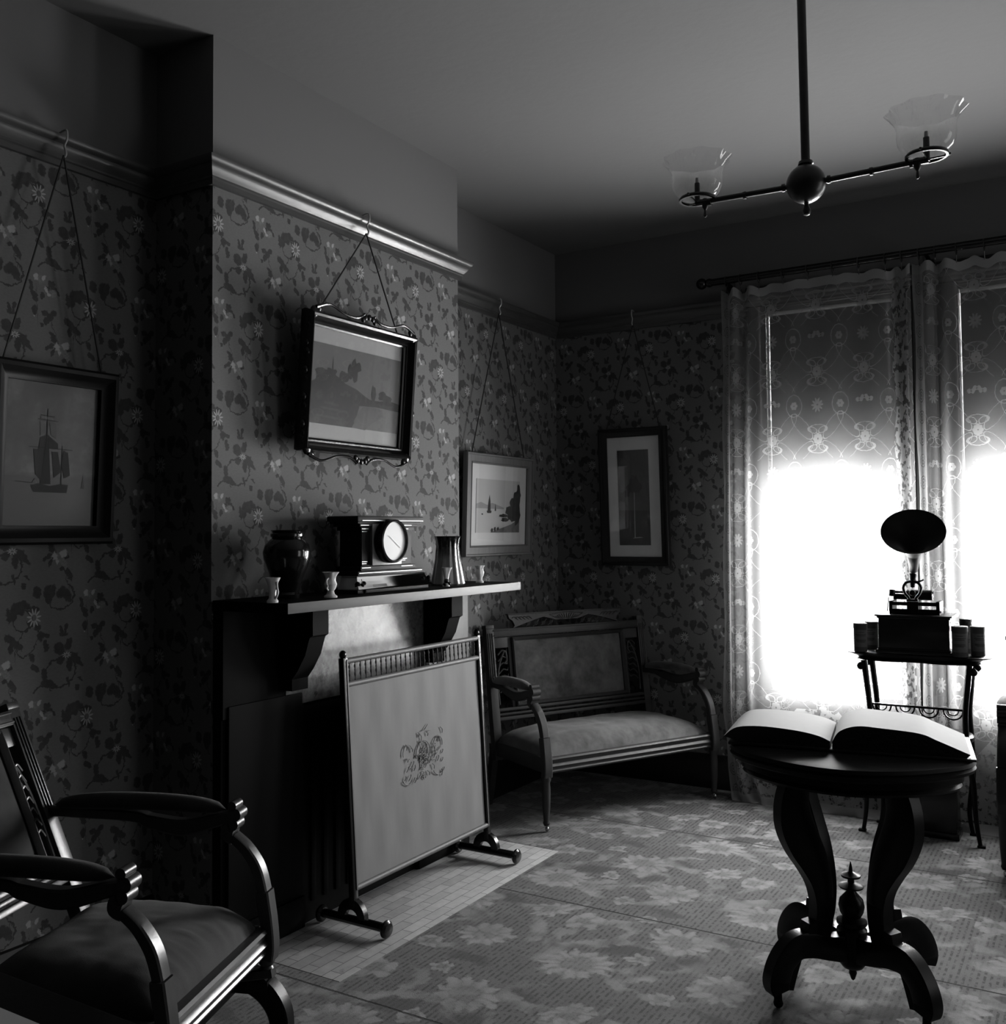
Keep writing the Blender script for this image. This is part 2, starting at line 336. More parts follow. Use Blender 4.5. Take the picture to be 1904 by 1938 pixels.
    d = t.lerp(d, t.lerp(.80, .35, lat), t.m('MULTIPLY', lo, t.m('LESS_THAN', t.m('ADD', v, t.m('ABSOLUTE', t.m('SUBTRACT', u, W*.5))), .62)))
    hem = t.m('MAXIMUM', t.m('LESS_THAN', v, .05), t.m('GREATER_THAN', v, 2.642))
    d = t.lerp(d, .93, hem)
    df = t.n('BsdfDiffuse'); df.inputs[0].default_value = (.40, .40, .40, 1)
    tl = t.n('BsdfTranslucent'); tl.inputs[0].default_value = (.40, .40, .40, 1)
    tr = t.n('BsdfTransparent')
    a = t.n('MixShader'); a.inputs[0].default_value = .45; t.nt.links.new(df.outputs[0], a.inputs[1]); t.nt.links.new(tl.outputs[0], a.inputs[2])
    b = t.n('MixShader'); t.set(b.inputs[0], d); t.nt.links.new(tr.outputs[0], b.inputs[1]); t.nt.links.new(a.outputs[0], b.inputs[2])
    t.nt.links.new(b.outputs[0], t.out.inputs[0]); return t.mat
def blind_mat():
    t = NT('holland_blind_cloth'); df = t.n('BsdfDiffuse'); df.inputs[0].default_value = (.05, .05, .05, 1)
    tl = t.n('BsdfTranslucent'); g = t.noise(t.obj(), 3, 2); t.set(tl.inputs[0], t.lerp(.010, .014, g))
    a = t.n('MixShader'); a.inputs[0].default_value = .45; t.nt.links.new(df.outputs[0], a.inputs[1]); t.nt.links.new(tl.outputs[0], a.inputs[2])
    t.nt.links.new(a.outputs[0], t.out.inputs[0]); return t.mat
M['blind'] = blind_mat()

# ------------------------------------------------------------------ mesh building
def catmull(P, n=6):
    P = [Vector(p) for p in P]; out = []
    for i in range(len(P)-1):
        a = P[max(i-1, 0)]; b = P[i]; c = P[i+1]; d = P[min(i+2, len(P)-1)]
        for k in range(n):
            t = k/n; out.append(.5*((2*b)+(c-a)*t+(2*a-5*b+4*c-d)*t*t+(3*b-a-3*c+d)*t**3))
    out.append(P[-1]); return out
class B:
    def __init__(s, T=None): s.bm = bmesh.new(); s.T = T or Matrix(); s.mi = 0; s.uv = None
    def V(s, co, T=None): return s.bm.verts.new(s.T @ ((T @ Vector(co)) if T else Vector(co)))
    def F(s, vs):
        try: f = s.bm.faces.new(vs); f.material_index = s.mi; return f
        except ValueError: return None
    def box(s, c, d, R=None, bev=0):
        x, y, z = d[0]/2, d[1]/2, d[2]/2; c = Vector(c); R = R.to_3x3() if R else Matrix.Identity(3)
        v = [s.V(c+R @ Vector((a*x, b*y, e*z))) for a in (-1, 1) for b in (-1, 1) for e in (-1, 1)]
        fs = [s.F([v[i] for i in q]) for q in ((0, 1, 3, 2), (4, 6, 7, 5), (0, 4, 5, 1), (2, 3, 7, 6), (0, 2, 6, 4), (1, 5, 7, 3))]
        if bev:
            es = list({e for f in fs for e in f.edges}); bmesh.ops.bevel(s.bm, geom=es, offset=bev, segments=2, profile=.6, affect='EDGES', material=-1)
        return s
    def b2(s, lo, hi, bev=0): return s.box([(a+b)/2 for a, b in zip(lo, hi)], [abs(b-a) for a, b in zip(lo, hi)], None, bev)
    def rings(s, R, closed_v=True, cap=True):
        for a, b in zip(R[:-1], R[1:]):
            n = len(a)
            for i in range(n if closed_v else n-1): s.F([a[i], a[(i+1) % n], b[(i+1) % n], b[i]])
        if cap:
            if len(R[0]) > 2: s.F(R[0][::-1])
            if len(R[-1]) > 2: s.F(R[-1])
    def lathe(s, prof, T=None, seg=32, mod=None, cap=True, sy=1.0):
        R = []
        for r, z in prof:
            r = max(r, 1e-4); ring = []
            for i in range(seg):
                a = 2*PI*i/seg; rr = r*(mod(a, z) if mod else 1); ring.append(s.V((rr*math.cos(a), rr*math.sin(a)*sy, z), T))
            R.append(ring)
        s.rings(R, cap=cap); return s
    def tube(s, pts, r, seg=8, smooth=0, cap=True):
        if smooth: pts = catmull(pts, smooth)
        pts = [Vector(p) for p in pts]; n = len(pts); rs = r if isinstance(r, (list, tuple)) else [r]*n
        if len(rs) != n: rs = [rs[min(int(i*(len(rs)-1)/(n-1)), len(rs)-2)]*(1-((i*(len(rs)-1)/(n-1)) % 1))+rs[min(int(i*(len(rs)-1)/(n-1))+1, len(rs)-1)]*((i*(len(rs)-1)/(n-1)) % 1) for i in range(n)]
        R = []; up = None
        for i, p in enumerate(pts):
            d = (pts[min(i+1, n-1)]-pts[max(i-1, 0)]).normalized()
            if up is None: up = Vector((0, 0, 1)) if abs(d.z) < .9 else Vector((1, 0, 0))
            x = d.cross(up); x = x.normalized() if x.length > 1e-6 else d.orthogonal().normalized(); y = d.cross(x).normalized(); up = -y if (-y).dot(up) > 0 else y
            R.append([s.V(p+x*rs[i]*math.cos(2*PI*k/seg)+y*rs[i]*math.sin(2*PI*k/seg)) for k in range(seg)])
        s.rings(R, cap=cap); return s
    def sphere(s, c, r, seg=20, sc=(1, 1, 1)):
        prof = [(math.sin(PI*i/(seg//2)), -math.cos(PI*i/(seg//2))) for i in range(seg//2+1)]
        return s.lathe(prof, Matrix.Translation(Vector(c)) @ Matrix.Diagonal((r*sc[0], r*sc[1], r*sc[2], 1)), seg)
    def prism(s, pts, t, T=None, smooth=0):
        if smooth:
            q = [Vector((p[0], p[1])) for p in pts]; q = q[-1:]+q+q[:2]; o = []
            for i in range(1, len(q)-2):
                a, b, c, d = q[i-1], q[i], q[i+1], q[i+2]
                for k in range(smooth):
                    u = k/smooth; o.append(.5*((2*b)+(c-a)*u+(2*a-5*b+4*c-d)*u*u+(3*b-a-3*c+d)*u**3))
            pts = [(p.x, p.y) for p in o]
        a = [s.V((p[0], p[1], -t/2), T) for p in pts]; b = [s.V((p[0], p[1], t/2), T) for p in pts]
        s.F(a[::-1]); s.F(b); n = len(a)
        for i in range(n): s.F([a[i], a[(i+1) % n], b[(i+1) % n], b[i]])
        return s
    def ribbon(s, pts, t, T=None, n=6, bev=.15):
        P = catmull([Vector(p) for p in pts], n); R = []
        for i, p in enumerate(P):
            d = (P[min(i+1, len(P)-1)]-P[max(i-1, 0)]); d = Vector((d.x, d.y)).normalized(); nx, ny = -d.y, d.x; h = p.z; k = t/2; q = 1-bev
            R.append([s.V((p.x+nx*a*h, p.y+ny*a*h, e*k), T) for a, e in ((1, -q), (1, q), (q, 1), (-q, 1), (-1, q), (-1, -q), (-q, -1), (q, -1))])
        s.rings(R); return s
    def grid(s, fn, nu, nv, uvf=None):
        V = [[s.V(fn(i/nu, j/nv)) for i in range(nu+1)] for j in range(nv+1)]
        lay = s.bm.loops.layers.uv.verify() if uvf else None
        for j in range(nv):
            for i in range(nu):
                f = s.F([V[j][i], V[j][i+1], V[j+1][i+1], V[j+1][i]])
                if lay and f:
                    for l, (a, b) in zip(f.loops, ((i, j), (i+1, j), (i+1, j+1), (i, j+1))): l[lay].uv = uvf(a/nu, b/nv)
        return s
    def sweep(s, path, prof, closed=False):
        n = len(path); R = []
        P = [Vector(p) for p in path]
        for i in range(n):
            a = P[(i-1) % n] if (closed or i > 0) else None; b = P[i]; c = P[(i+1) % n] if (closed or i < n-1) else None
            def nrm(p, q): d = (q-p).normalized(); return Vector((-d.y, d.x))
            if a is None: m = nrm(b, c)
            elif c is None: m = nrm(a, b)
            else:
                n1, n2 = nrm(a, b), nrm(b, c); m = (n1+n2); m = m/(m.dot(n1)) if m.length > 1e-6 else n1
            R.append([s.V((b.x+m.x*d, b.y+m.y*d, z)) for d, z in prof])
        if closed: R.append(R[0])
        s.rings(R, closed_v=True, cap=not closed); return s

def obj(name, b, mat, parent=None, W=False, smooth=35):
    bm = b.bm if isinstance(b, B) else b
    bmesh.ops.recalc_face_normals(bm, faces=bm.faces[:])
    if smooth:
        ca = math.radians(smooth)
        for f in bm.faces: f.smooth = True
        for e in bm.edges:
            if len(e.link_faces) == 2 and e.calc_face_angle(0) > ca: e.smooth = False
    me = bpy.data.meshes.new(name); bm.to_mesh(me); bm.free()
    for mm in (mat if isinstance(mat, (list, tuple)) else [mat]): me.materials.append(M[mm] if isinstance(mm, str) else mm)
    o = bpy.data.objects.new(name, me); C.objects.link(o)
    if parent:
        o.parent = parent
        if W: o.matrix_parent_inverse = parent.matrix_basis.inverted()
    return o
def tag(o, label, cat, group=None):
    o['label'] = label; o['category'] = cat
    if group: o['group'] = group
    return o
def thing(name, label, cat, loc=(0, 0, 0), rot=(0, 0, 0), group=None):
    o = bpy.data.objects.new(name, None); C.objects.link(o); o.location = loc; o.rotation_euler = rot; o.empty_display_size = .1
    return tag(o, label, cat, group)
def struct(name, b, mat, parent=None, **k):
    o = obj(name, b, mat, parent, **k)
    if not parent: o['kind'] = 'structure'
    return o
def sub(name, T=None): return B(T)

# ------------------------------------------------------------------ the room
XA, XB, YW, H, XR, YB = -2.78, -2.5, 5.2, 3.08, 1.9, -3.2
Y1, Y2 = 2.265, 3.727
struct('floor', B().b2((XA-.2, YB-.2, -.12), (XR+.2, YW+.2, 0)), plain('floor_boards', .05, .6))
struct('ceiling', B().b2((XA-.2, YB-.2, H), (XR+.2, YW+.22, H+.1)), 'ceiling')
struct('wall_left', B().b2((XA-.2, YB-.2, 0), (XA, YW+.22, H)), 'paper_left')
OY0, OY1, OZ = 2.66, 3.34, .80                                       # fire opening
b = B(); b.b2((XA, Y1, 0), (XB, OY0, H)); b.b2((XA, OY1, 0), (XB, Y2, H)); b.b2((XA, OY0, OZ), (XB, OY1, H))
bmesh.ops.remove_doubles(b.bm, verts=b.bm.verts[:], dist=1e-4)
b.bm.normal_update()
for f in b.bm.faces:
    if abs(f.normal.y) > .5: f.material_index = 1
struct('wall_chimney_breast', b, ['paper_breast', 'paper_reveal'])
def wallseg(axis, pos0, pos1, a0, a1, openings):
    b = B(); cur = a0
    def bx(u0, u1, z0, z1):
        if u1-u0 < 1e-4 or z1-z0 < 1e-4: return
        if axis == 'y': b.b2((u0, pos0, z0), (u1, pos1, z1))
        else: b.b2((pos0, u0, z0), (pos1, u1, z1))
    for (u0, u1, z0, z1) in openings:
        bx(cur, u0, 0, H); bx(u0, u1, 0, z0); bx(u0, u1, z1, H); cur = u1
    bx(cur, a1, 0, H); return b
WZ0, WZ1 = .57, 2.60
WIN = [(-1.50, -.86), (-.56, .08), (.60, 1.30)]
struct('wall_back', wallseg('y', YW, YW+.22, XA, XR+.2, [(a, b_, WZ0, WZ1) for a, b_ in WIN]), 'paper_window')
struct('wall_right', wallseg('x', XR, XR+.2, YB-.2, YW+.2, [(3.1, 4.1, .5, 2.5)]), 'paper_left')
struct('wall_front', B().b2((XA, YB-.2, 0), (XR, YB, H)), plain('dark_rear_wall', .03, .8))
path = [(XR, YB), (XR, YW), (XA, YW), (XA, Y2), (XB, Y2), (XB, Y1), (XA, Y1), (XA, YB)]
prof = [(-.002, 2.566), (.014, 2.566), (.014, 2.584), (.019, 2.588), (.019, 2.594), (.024, 2.60), (.034, 2.612), (.038, 2.622), (.038, 2.628), (.048, 2.633), (.054, 2.642), (.054, 2.652), (.044, 2.656), (-.002, 2.656)]
struct('trim_1', B().sweep(path, prof), 'rail')
bp = [(-.002, 0), (.022, 0), (.022, .15), (.016, .165), (.010, .185), (-.002, .19)]
struct('baseboard_left', B().sweep([(XA, Y1), (XA, YB)], bp), 'wood')
struct('baseboard_alcove', B().sweep([(XA, YW), (XA, Y2)], bp), 'wood')
struct('baseboard_back', B().sweep([(XR, YW), (XA+.022, YW)], bp), 'wood')
struct('baseboard_right', B().sweep([(XR, YB), (XR, YW-.022)], bp), 'wood')

def window(i, x0, x1):
    o = bpy.data.objects.new('window_%d' % i, None); C.objects.link(o); o.location = ((x0+x1)/2, YW, WZ0); o['kind'] = 'structure'
    b = B(); cw = .095
    b.b2((x0-cw, YW-.024, WZ0-.03), (x0, YW, WZ1+.09), .006); b.b2((x1, YW-.024, WZ0-.03), (x1+cw, YW, WZ1+.09), .006)
    b.b2((x0-cw-.01, YW-.032, WZ1), (x1+cw+.01, YW, WZ1+.11), .008)
    obj('window_frame', b, 'wood', o, W=True)
    obj('window_sill', B().b2((x0-cw-.015, YW-.05, WZ0-.03), (x1+cw+.015, YW+.02, WZ0), .006), 'wood', o, W=True)
    b = B(); s0, s1, y0, y1 = x0+.004, x1-.004, YW+.10, YW+.15
    for z0, z1 in ((WZ0, 1.74), (1.70, WZ1)):
        b.b2((s0, y0, z0), (s0+.035, y1, z1)); b.b2((s1-.035, y0, z0), (s1, y1, z1)); b.b2((s0, y0, z0), (s1, y1, z0+.04)); b.b2((s0, y0, z1-.04), (s1, y1, z1))
    obj('sash', b, 'wood', o, W=True)
    obj('glass_pane', B().b2((s0+.03, YW+.12, WZ0+.03), (s1-.03, YW+.124, WZ1-.03)), 'pane', o, W=True)
for i, (a, c) in enumerate(WIN): window(i+1, a, c)
o = bpy.data.objects.new('window_4', None); C.objects.link(o); o.location = (XR, 3.6, .5); o['kind'] = 'structure'
b = B()
for y0, y1 in ((3.0, 3.1), (4.1, 4.2)): b.b2((XR-.024, y0, .47), (XR, y1, 2.6), .006)
b.b2((XR-.03, 2.99, 2.5), (XR, 4.21, 2.61), .006); obj('window_frame', b, 'wood', o, W=True)
b = B(); b.b2((XR+.1, 3.1, .5), (XR+.14, 4.1, .55)); b.b2((XR+.1, 3.1, 1.48), (XR+.14, 4.1, 1.53)); b.b2((XR+.1, 3.1, 2.45), (XR+.14, 4.1, 2.5)); b.b2((XR+.1, 3.1, .5), (XR+.14, 3.14, 2.5)); b.b2((XR+.1, 4.06, .5), (XR+.14, 4.1, 2.5))
obj('sash', b, 'wood', o, W=True)
obj('glass_pane', B().b2((XR+.118, 3.13, .54), (XR+.122, 4.07, 2.46)), 'pane', o, W=True)
# panelled post between the two curtained windows
b = B(); b.b2((-.765, YW-.034, 0), (-.655, YW, 2.60), .004)
for z0, z1 in ((.36, .60), (.63, .74), (.80, 2.5), (.19, .32)): b.b2((-.755, YW-.044, z0), (-.665, YW-.03, z1), .004)
struct('trim_2', b, wood('window_post_wood', .06, .35, (1, 1, .2)))

# ------------------------------------------------------------------ carpet and hearth
HX, HY0, HY1 = -2.062, 2.39, 3.845
b = B()
for lo, hi in (((XA+.024, YB+.01), (XB, Y1-.002)), ((XB+.002, YB+.01), (XR-.024, Y1)), ((-2.444, Y1), (XR-.024, HY0)), ((HX, HY0), (XR-.024, HY1)), ((XB+.002, HY1), (XR-.024, YW-.024)), ((XA+.024, Y2+.002), (XB, YW-.024))):
    b.b2((lo[0], lo[1], 0), (hi[0], hi[1], .009))
for y in (.30, 1.32, 2.335, 3.33, 4.36): pass
tag(obj('carpet', b, 'carpet'), 'patterned floral carpet of sewn strips covering the whole floor', 'carpet')
tag(obj('hearth_slab', B().b2((XB+.002, HY0+.003, 0), (HX-.003, HY1-.003, .0095), .002), 'tile'), 'pale tiled hearth slab in front of the fireplace', 'hearth')

# ------------------------------------------------------------------ mantelpiece
mt = thing('mantelpiece', 'dark fireplace mantelpiece with a pale edged shelf and mottled panel', 'fireplace', (-2.4, 2.99, 0))
b = B().b2((XB+.001, 2.27, 1.153), (-2.165, 3.705, 1.1865), .002)
b.bm.normal_update()
for f in b.bm.faces:
    if f.normal.x < .5: f.material_index = 1
obj('mantel_shelf', b, ['mantel', 'slate'], mt, W=True)
for y0, y1 in ((2.537, 2.617), (3.377, 3.458)):
    T = Matrix.Translation((0, (y0+y1)/2, 0)) @ Matrix.Rotation(PI/2, 4, 'X')
    pr = [(-2.449, 1.152), (-2.305, 1.152), (-2.305, 1.055), (-2.318, 1.048), (-2.322, 1.04), (-2.34, .985), (-2.375, .93), (-2.40, .90), (-2.40, .86), (-2.449, .86)]
    b = B().prism(pr, y1-y0, T); b.bm.normal_update()
    for f in b.bm.faces:
        if f.normal.x < .9: f.material_index = 1
    obj('corbel', b, ['mantel', 'slate'], mt, W=True)
obj('frieze_panel', B().b2((XB+.001, 2.56, .80), (-2.45, 3.47, 1.1525)), 'mottled', mt, W=True)
for y0, y1 in ((2.272, 2.66), (3.34, 3.722)):
    obj('pilaster', B().b2((XB+.001, y0, .0), (-2.46, y1, .8), .004).b2((-2.47, y0+.02, .14), (-2.445, y1-.02, .84), .006).b2((XB+.001, y0+.002, .0105), (-2.45, y1-.002, .12), .004), 'slate', mt, W=True)
obj('upper_slab', B().b2((XB+.001, 2.272, .80), (-2.452, 2.558, 1.1525), .002), 'slate', mt, W=True)
obj('end_slab', B().b2((XB+.001, 3.472, .80), (-2.452, 3.722, 1.1525), .002), 'mantel', mt, W=True)
b = B().b2((-2.485, OY0+.005, .01), (-2.475, OY1-.005, OZ-.005)); 
for k in range(9): b.b2((-2.475, OY0+.05+.066*k, .08), (-2.468, OY0+.075+.066*k, .66), .002)
b.box((-2.468, 3.0, .72), (.012, .16, .05), None, .005)
obj('summer_cover', b, 'iron', mt, W=True)

# ------------------------------------------------------------------ fire screen
fs = thing('fire_screen', 'wood framed fire screen of pale silk with spindle gallery in front of the fireplace', 'fire screen', (-2.28, 3.16, .0095))
z0 = 0
for y in (2.72, 3.60):
    y -= 3.16
    b = B(); zb = .036
    b.tube([(-.145, y, zb), (.135, y, zb)], .016, 10)
    b.lathe([(.001, -.012), (.022, -.010), (.030, -.002), (.030, .006), (.022, .013), (.001, .015)], Matrix.Translation((.142, y, .033)) @ Matrix.Rotation(PI/2, 4, 'Y'), 20)
    b.lathe([(.001, -.012), (.022, -.010), (.030, -.002), (.030, .006), (.022, .013), (.001, .015)], Matrix.Translation((-.150, y, .033)) @ Matrix.Rotation(PI/2, 4, 'Y'), 20)
    obj('foot', b, 'black', fs)
    T = Matrix.Translation((-.005, y, .045)) @ Matrix.Rotation(PI/2, 4, 'X')
    arc = [(.062*math.cos(a*PI/12), .068*math.sin(a*PI/12)) for a in range(13)]; inn = [(.030*math.cos(a*PI/12), .030*math.sin(a*PI/12)) for a in range(12, -1, -1)]
    obj('bracket', B().prism(arc+inn, .022, T), 'black', fs)
lean = math.atan2(.049, .85)
TS = Matrix.Translation((.0, 0, .10)) @ Matrix.Rotation(-lean, 4, 'Y')        # panel plane: y across, z up
hw = .44
for s_ in (-1, 1):
    b = B(TS); b.box((0, s_*hw, .415), (.024, .024, .87), None, .003); b.sphere((0, s_*hw, .862), .014, 14, (1, 1, 1.1)); obj('post', b, 'black', fs)
M['screenrail'] = wood('screen_rail_wood', .09, .5, spec=.3)
M['spindle'] = wood('dark_spindle_wood', .02, .35)
for nm, z in (('top_rail', .838), ('middle_rail', .755), ('bottom_rail', .045)):
    obj('rail', B(TS).tube([(.004, -hw+.004, z), (.004, hw-.004, z)], .0105, 12), 'screenrail', fs)
for s_ in (-1, 1): obj('edge_bead', B(TS).box((.012, s_*(hw-.006), .44), (.006, .006, .80)), 'screenrail', fs)
b = B(TS); b.grid(lambda u, v: (.004+.0015*math.sin(u*37)*math.sin(v*9), -hw+.016+u*(2*hw-.034), .05+v*.70), 40, 30)
b.grid(lambda u, v: (-.004, -hw+.016+(1-u)*(2*hw-.034), .05+v*.70), 4, 4)
cl = obj('silk_panel', b, 'silk', fs)
b = B(TS); random.seed(5)
for k in range(70):                                                # raised couched motif: three plumes and a centre
    col = random.choice((-1, 0, 0, 1)); yy = col*.085+random.gauss(0, .022 if col == 0 else .026); zz = .41+random.gauss(0, .045)+(-.01 if col else .01)
    if abs(yy) > .135: continue
    a = random.random()*PI; L = random.uniform(.006, .016)
    b.tube([(.0085, yy-L*math.cos(a), zz-L*math.sin(a)), (.0105, yy+.004, zz+.003), (.0085, yy+L*math.cos(a), zz+L*math.sin(a))], .0016, 5, 3)
for (cy, cz, r1, r2, a0, a1) in ((-.10, .36, .04, .03, 200, 340), (.10, .36, .04, .03, 200, 340), (0, .42, .05, .06, 0, 180), (-.1, .45, .03, .03, 20, 200), (.1, .45, .03, .03, -20, 160), (0, .40, .018, .03, 0, 360), (0, .44, .012, .012, 0, 360), (0, .34, .008, .008, 0, 360)):
    b.tube([(.009, cy+r1*math.cos(math.radians(a0+(a1-a0)*k/14)), cz+r2*math.sin(math.radians(a0+(a1-a0)*k/14))) for k in range(15)], .0018, 5)
obj('embroidered_motif', b, 'embroidery', cl)
spp = [(.0022, 0), (.0045, .006), (.002, .010), (.0025, .016), (.0055, .026), (.0025, .036), (.0045, .041), (.0025, .046), (.0055, .055), (.002, .064), (.0045, .068), (.0022, .074)]
spb = B(); spb.lathe([(q*.8, z) for q, z in spp], None, 8); s0 = obj('spindle', spb, 'spindle', fs)
for k in range(28):
    o = s0 if k == 0 else s0.copy()
    if k: C.objects.link(o); o.parent = fs
    o.matrix_local = TS @ Matrix.Translation((.003, -hw+.03+k*(2*hw-.06)/27, .760))

# ------------------------------------------------------------------ things on the mantelshelf
MZ = 1.187
def vase(name, label, loc, prof, mat, cat='vase', mod=None, seg=36, inner=True, rot=0):
    t = thing(name, label, cat, loc, (0, 0, rot))
    P = list(prof)
    if inner: P = P+[(max(r-.004, .002), z) for r, z in reversed(prof[1:])]
    obj('body', B().lathe(P, None, seg, mod, cap=True), mat, t); return t
v = vase('ginger_jar', 'large bulbous dark glazed jar standing at the near end of the mantelshelf', (-2.36, 2.47, MZ),
     [(.03, 0), (.042, .0), (.044, .012), (.040, .02), (.045, .04), (.062, .085), (.078, .13), (.081, .155), (.074, .18), (.058, .196), (.050, .202), (.056, .208), (.056, .216), (.050, .222), (.055, .229)], 'glaze')
v = vase('figured_vase', 'tiny white porcelain vase with torn-looking mouth at the near corner of the mantelshelf', (-2.232, 2.272, MZ),
     [(.010, 0), (.018, 0), (.018, .006), (.011, .014), (.010, .03), (.012, .05), (.015, .064), (.021, .079)], 'porcelain', mod=lambda a, z: 1+.18*math.sin(2*a)*min(1, z/.05))
obj('applied_leaf', B().tube([(.012, .0, .012), (.018, .004, .03), (.013, .006, .05), (.018, .0, .066)], .0035, 8, 5), 'porcelain', v)
v = vase('urn_vase', 'small white porcelain urn with flared rim and two side handles', (-2.232, 2.545, MZ),
     [(.012, 0), (.023, 0), (.023, .005), (.014, .012), (.011, .022), (.017, .03), (.022, .045), (.017, .058), (.018, .068), (.024, .080), (.029, .086)], 'porcelain', mod=lambda a, z: 1+.08*math.sin(6*a)*(1 if z > .07 else .3))
for s_ in (-1, 1):
    obj('handle', B().tube([(s_*-.006, s_*.017, .066), (s_*-.008, s_*.029, .060), (s_*-.008, s_*.029, .048), (s_*-.007, s_*.023, .040), (s_*-.008, s_*.028, .032), (s_*-.005, s_*.018, .026)], .0028, 8, 4), 'porcelain', v)
v = vase('posy_vase', 'slim white porcelain vase squeezed between the clock and the fluted vase', (-2.262, 3.275, MZ),
     [(.008, 0), (.015, 0), (.014, .006), (.009, .012), (.009, .03), (.012, .05), (.016, .064), (.022, .076)], 'porcelain', mod=lambda a, z: 1+.15*math.sin(3*a)*min(1, z/.05))
obj('applied_flowers', B().sphere((.008, -.010, .022), .010, 10).sphere((.010, .006, .010), .008, 10).sphere((.006, -.018, .010), .008, 10), 'glaze', v)
v = vase('cream_vase', 'small pale two-handled vase alone at the far end of the mantelshelf', (-2.30, 3.585, MZ),
     [(.010, 0), (.017, 0), (.017, .005), (.011, .012), (.011, .02), (.016, .032), (.018, .045), (.013, .058), (.016, .066), (.021, .074)], 'porcelain', mod=lambda a, z: 1+.12*math.sin(4*a)*min(1, z/.05))
obj('handle', B().tube([(.0, .014, .062), (.0, .026, .056), (.0, .022, .040), (.0, .026, .032), (.0, .014, .024)], .0026, 8, 4), 'porcelain', v)
def fluted_mat():
    t = NT('two_tone_glaze'); z = t.xyz(t.obj())[2]; n1 = t.noise(t.obj(), 25, 3)
    f = t.m('MULTIPLY_ADD', t.m('ADD', z, t.m('MULTIPLY', n1, .09)), -16, 3.3, clamp=True)
    return t.bsdf(t.lerp(.008, .22, f), .16, .6, None, coat=.5)
M['twotone'] = fluted_mat()
vase('fluted_vase', 'tall fluted vase with dark glossy shoulder and pale foot beside the clock', (-2.33, 3.385, MZ),
     [(.045, 0), (.066, 0), (.070, .006), (.067, .02), (.060, .06), (.052, .11), (.048, .16), (.050, .190), (.055, .202)], 'twotone', mod=lambda a, z: 1+.045*math.sin(13*a)*(1-.5*z/.2)+(.07*math.sin(3*a+1) if z > .18 else 0), seg=104)
# clock
M['casework'] = plain('dull_black_casework', .005, .55, .15, .2, 20)
ck = thing('mantel_clock', 'black temple-shaped mantel clock with a round white dial and gilt lines', 'clock', (-2.35, 2.942, MZ+.0006))
b = B()
b.b2((-.075, -.215, 0), (.085, .215, .014), .003)
T = Matrix.Rotation(PI/2, 4, 'X')
b.b2((-.07, -.195, .062), (.070, .195, .078), .003)
b.b2((-.06, -.165, .078), (.058, .165, .095), .002); b.b2((-.055, -.150, .095), (.050, .150, .235), .002)
b.b2((-.06, -.160, .225), (.056, .160, .240), .002); b.b2((-.065, -.175, .240), (.062, .175, .252), .003); b.b2((-.075, -.200, .258), (.074, .200, .279), .006); b.b2((-.07, -.19, .25), (.066, .19, .26), .002)
obj('case', b, 'casework', ck)
cyma = [(.098, .014), (.095, .020), (.086, .030), (.079, .042), (.074, .054), (.073, .062)]
b = B(); L = [b.V((x, -.195-(x-.06)*.8, z)) for x, z in cyma]; R_ = [b.V((x, .195+(x-.06)*.8, z)) for x, z in cyma]
for i in range(len(L)-1): b.F([L[i], R_[i], R_[i+1], L[i+1]])
L2 = [b.V((.0, -.195-(x-.06)*.8, z)) for x, z in cyma]; R2 = [b.V((.0, .195+(x-.06)*.8, z)) for x, z in cyma]
for i in range(len(L)-1): b.F([L[i], L2[i], L2[i+1], L[i+1]]); b.F([R_[i], R2[i], R2[i+1], R_[i+1]])
b.F(L+L2[::-1]); b.F(R_+R2[::-1]); b.F([L[0], R_[0], R2[0], L2[0]]); b.F([L[-1], R_[-1], R2[-1], L2[-1]]); b.F(L2+R2[::-1])
obj('base_moulding', b, plain('silvered_moulding', .30, .35, .5, .3, 12), ck)
b = B(); random.seed(3)
for s_ in (-1, 1):
    b = B()
    for k in range(12): b.sphere((.076+random.uniform(-.012, .012), s_*(.195+random.uniform(-.022, .022)), random.uniform(.004, .045)), random.uniform(.006, .011), 8)
    obj('foot', b, 'bright_brass' if False else 'iron', ck)
M['marble'] = plain('grey_marble_plate', .15, .4, .5, .35, 60)
obj('face_plate', B().b2((.049, -.106, .098), (.064, .070, .272-.012), .001), 'marble', ck)
T = Matrix.Translation((.060, -.015, .186)) @ Matrix.Rotation(PI/2, 4, 'Y')
bz = obj('bezel', B().lathe([(.070, 0), (.082, 0), (.082, .03), (.080, .040), (.074, .042), (.072, .036), (.070, .030)], T, 48, cap=False), 'black', ck)
dl = plain('clock_dial', .62, .5, .4, .05, 20)
d_ = obj('dial', B().lathe([(.0, .0), (.0735, .0), (.0735, .032), (.0, .0325)], T, 48), dl, ck)
b = B()
for L_, a in ((.034, 10.2), (.048, 4.1)):
    a = a*PI/6; b.box((.0952, -.015+L_/2*math.sin(a), .186+L_/2*math.cos(a)), (.0008, .0022, L_), Matrix.Rotation(-a, 3, 'X'))
obj('hands', b, plain('faded_hands', .8, .5), d_)
b = B()
for z, a0, a1, x in ((.262, -.175, .195, .0745), (.245, -.17, -.125, .0625), (.245, .075, .135, .0625), (.232, -.158, -.12, .0565), (.232, .078, .122, .0565), (.222, -.15, -.12, .0505), (.222, .078, .115, .0505),
                     (.112, -.15, -.12, .0505), (.112, .075, .11, .0505), (.105, -.15, -.125, .0505), (.090, -.16, -.11, .0585), (.090, .075, .145, .0585), (.072, -.19, .19, .0705), (.118, .078, .12, .0505)):
    b.b2((x-.002, a0, z-.0012), (x+.0008, a1, z+.0012))
obj('gilt_lines', b, plain('gilt_line', .50, .35, metal=.3), ck)

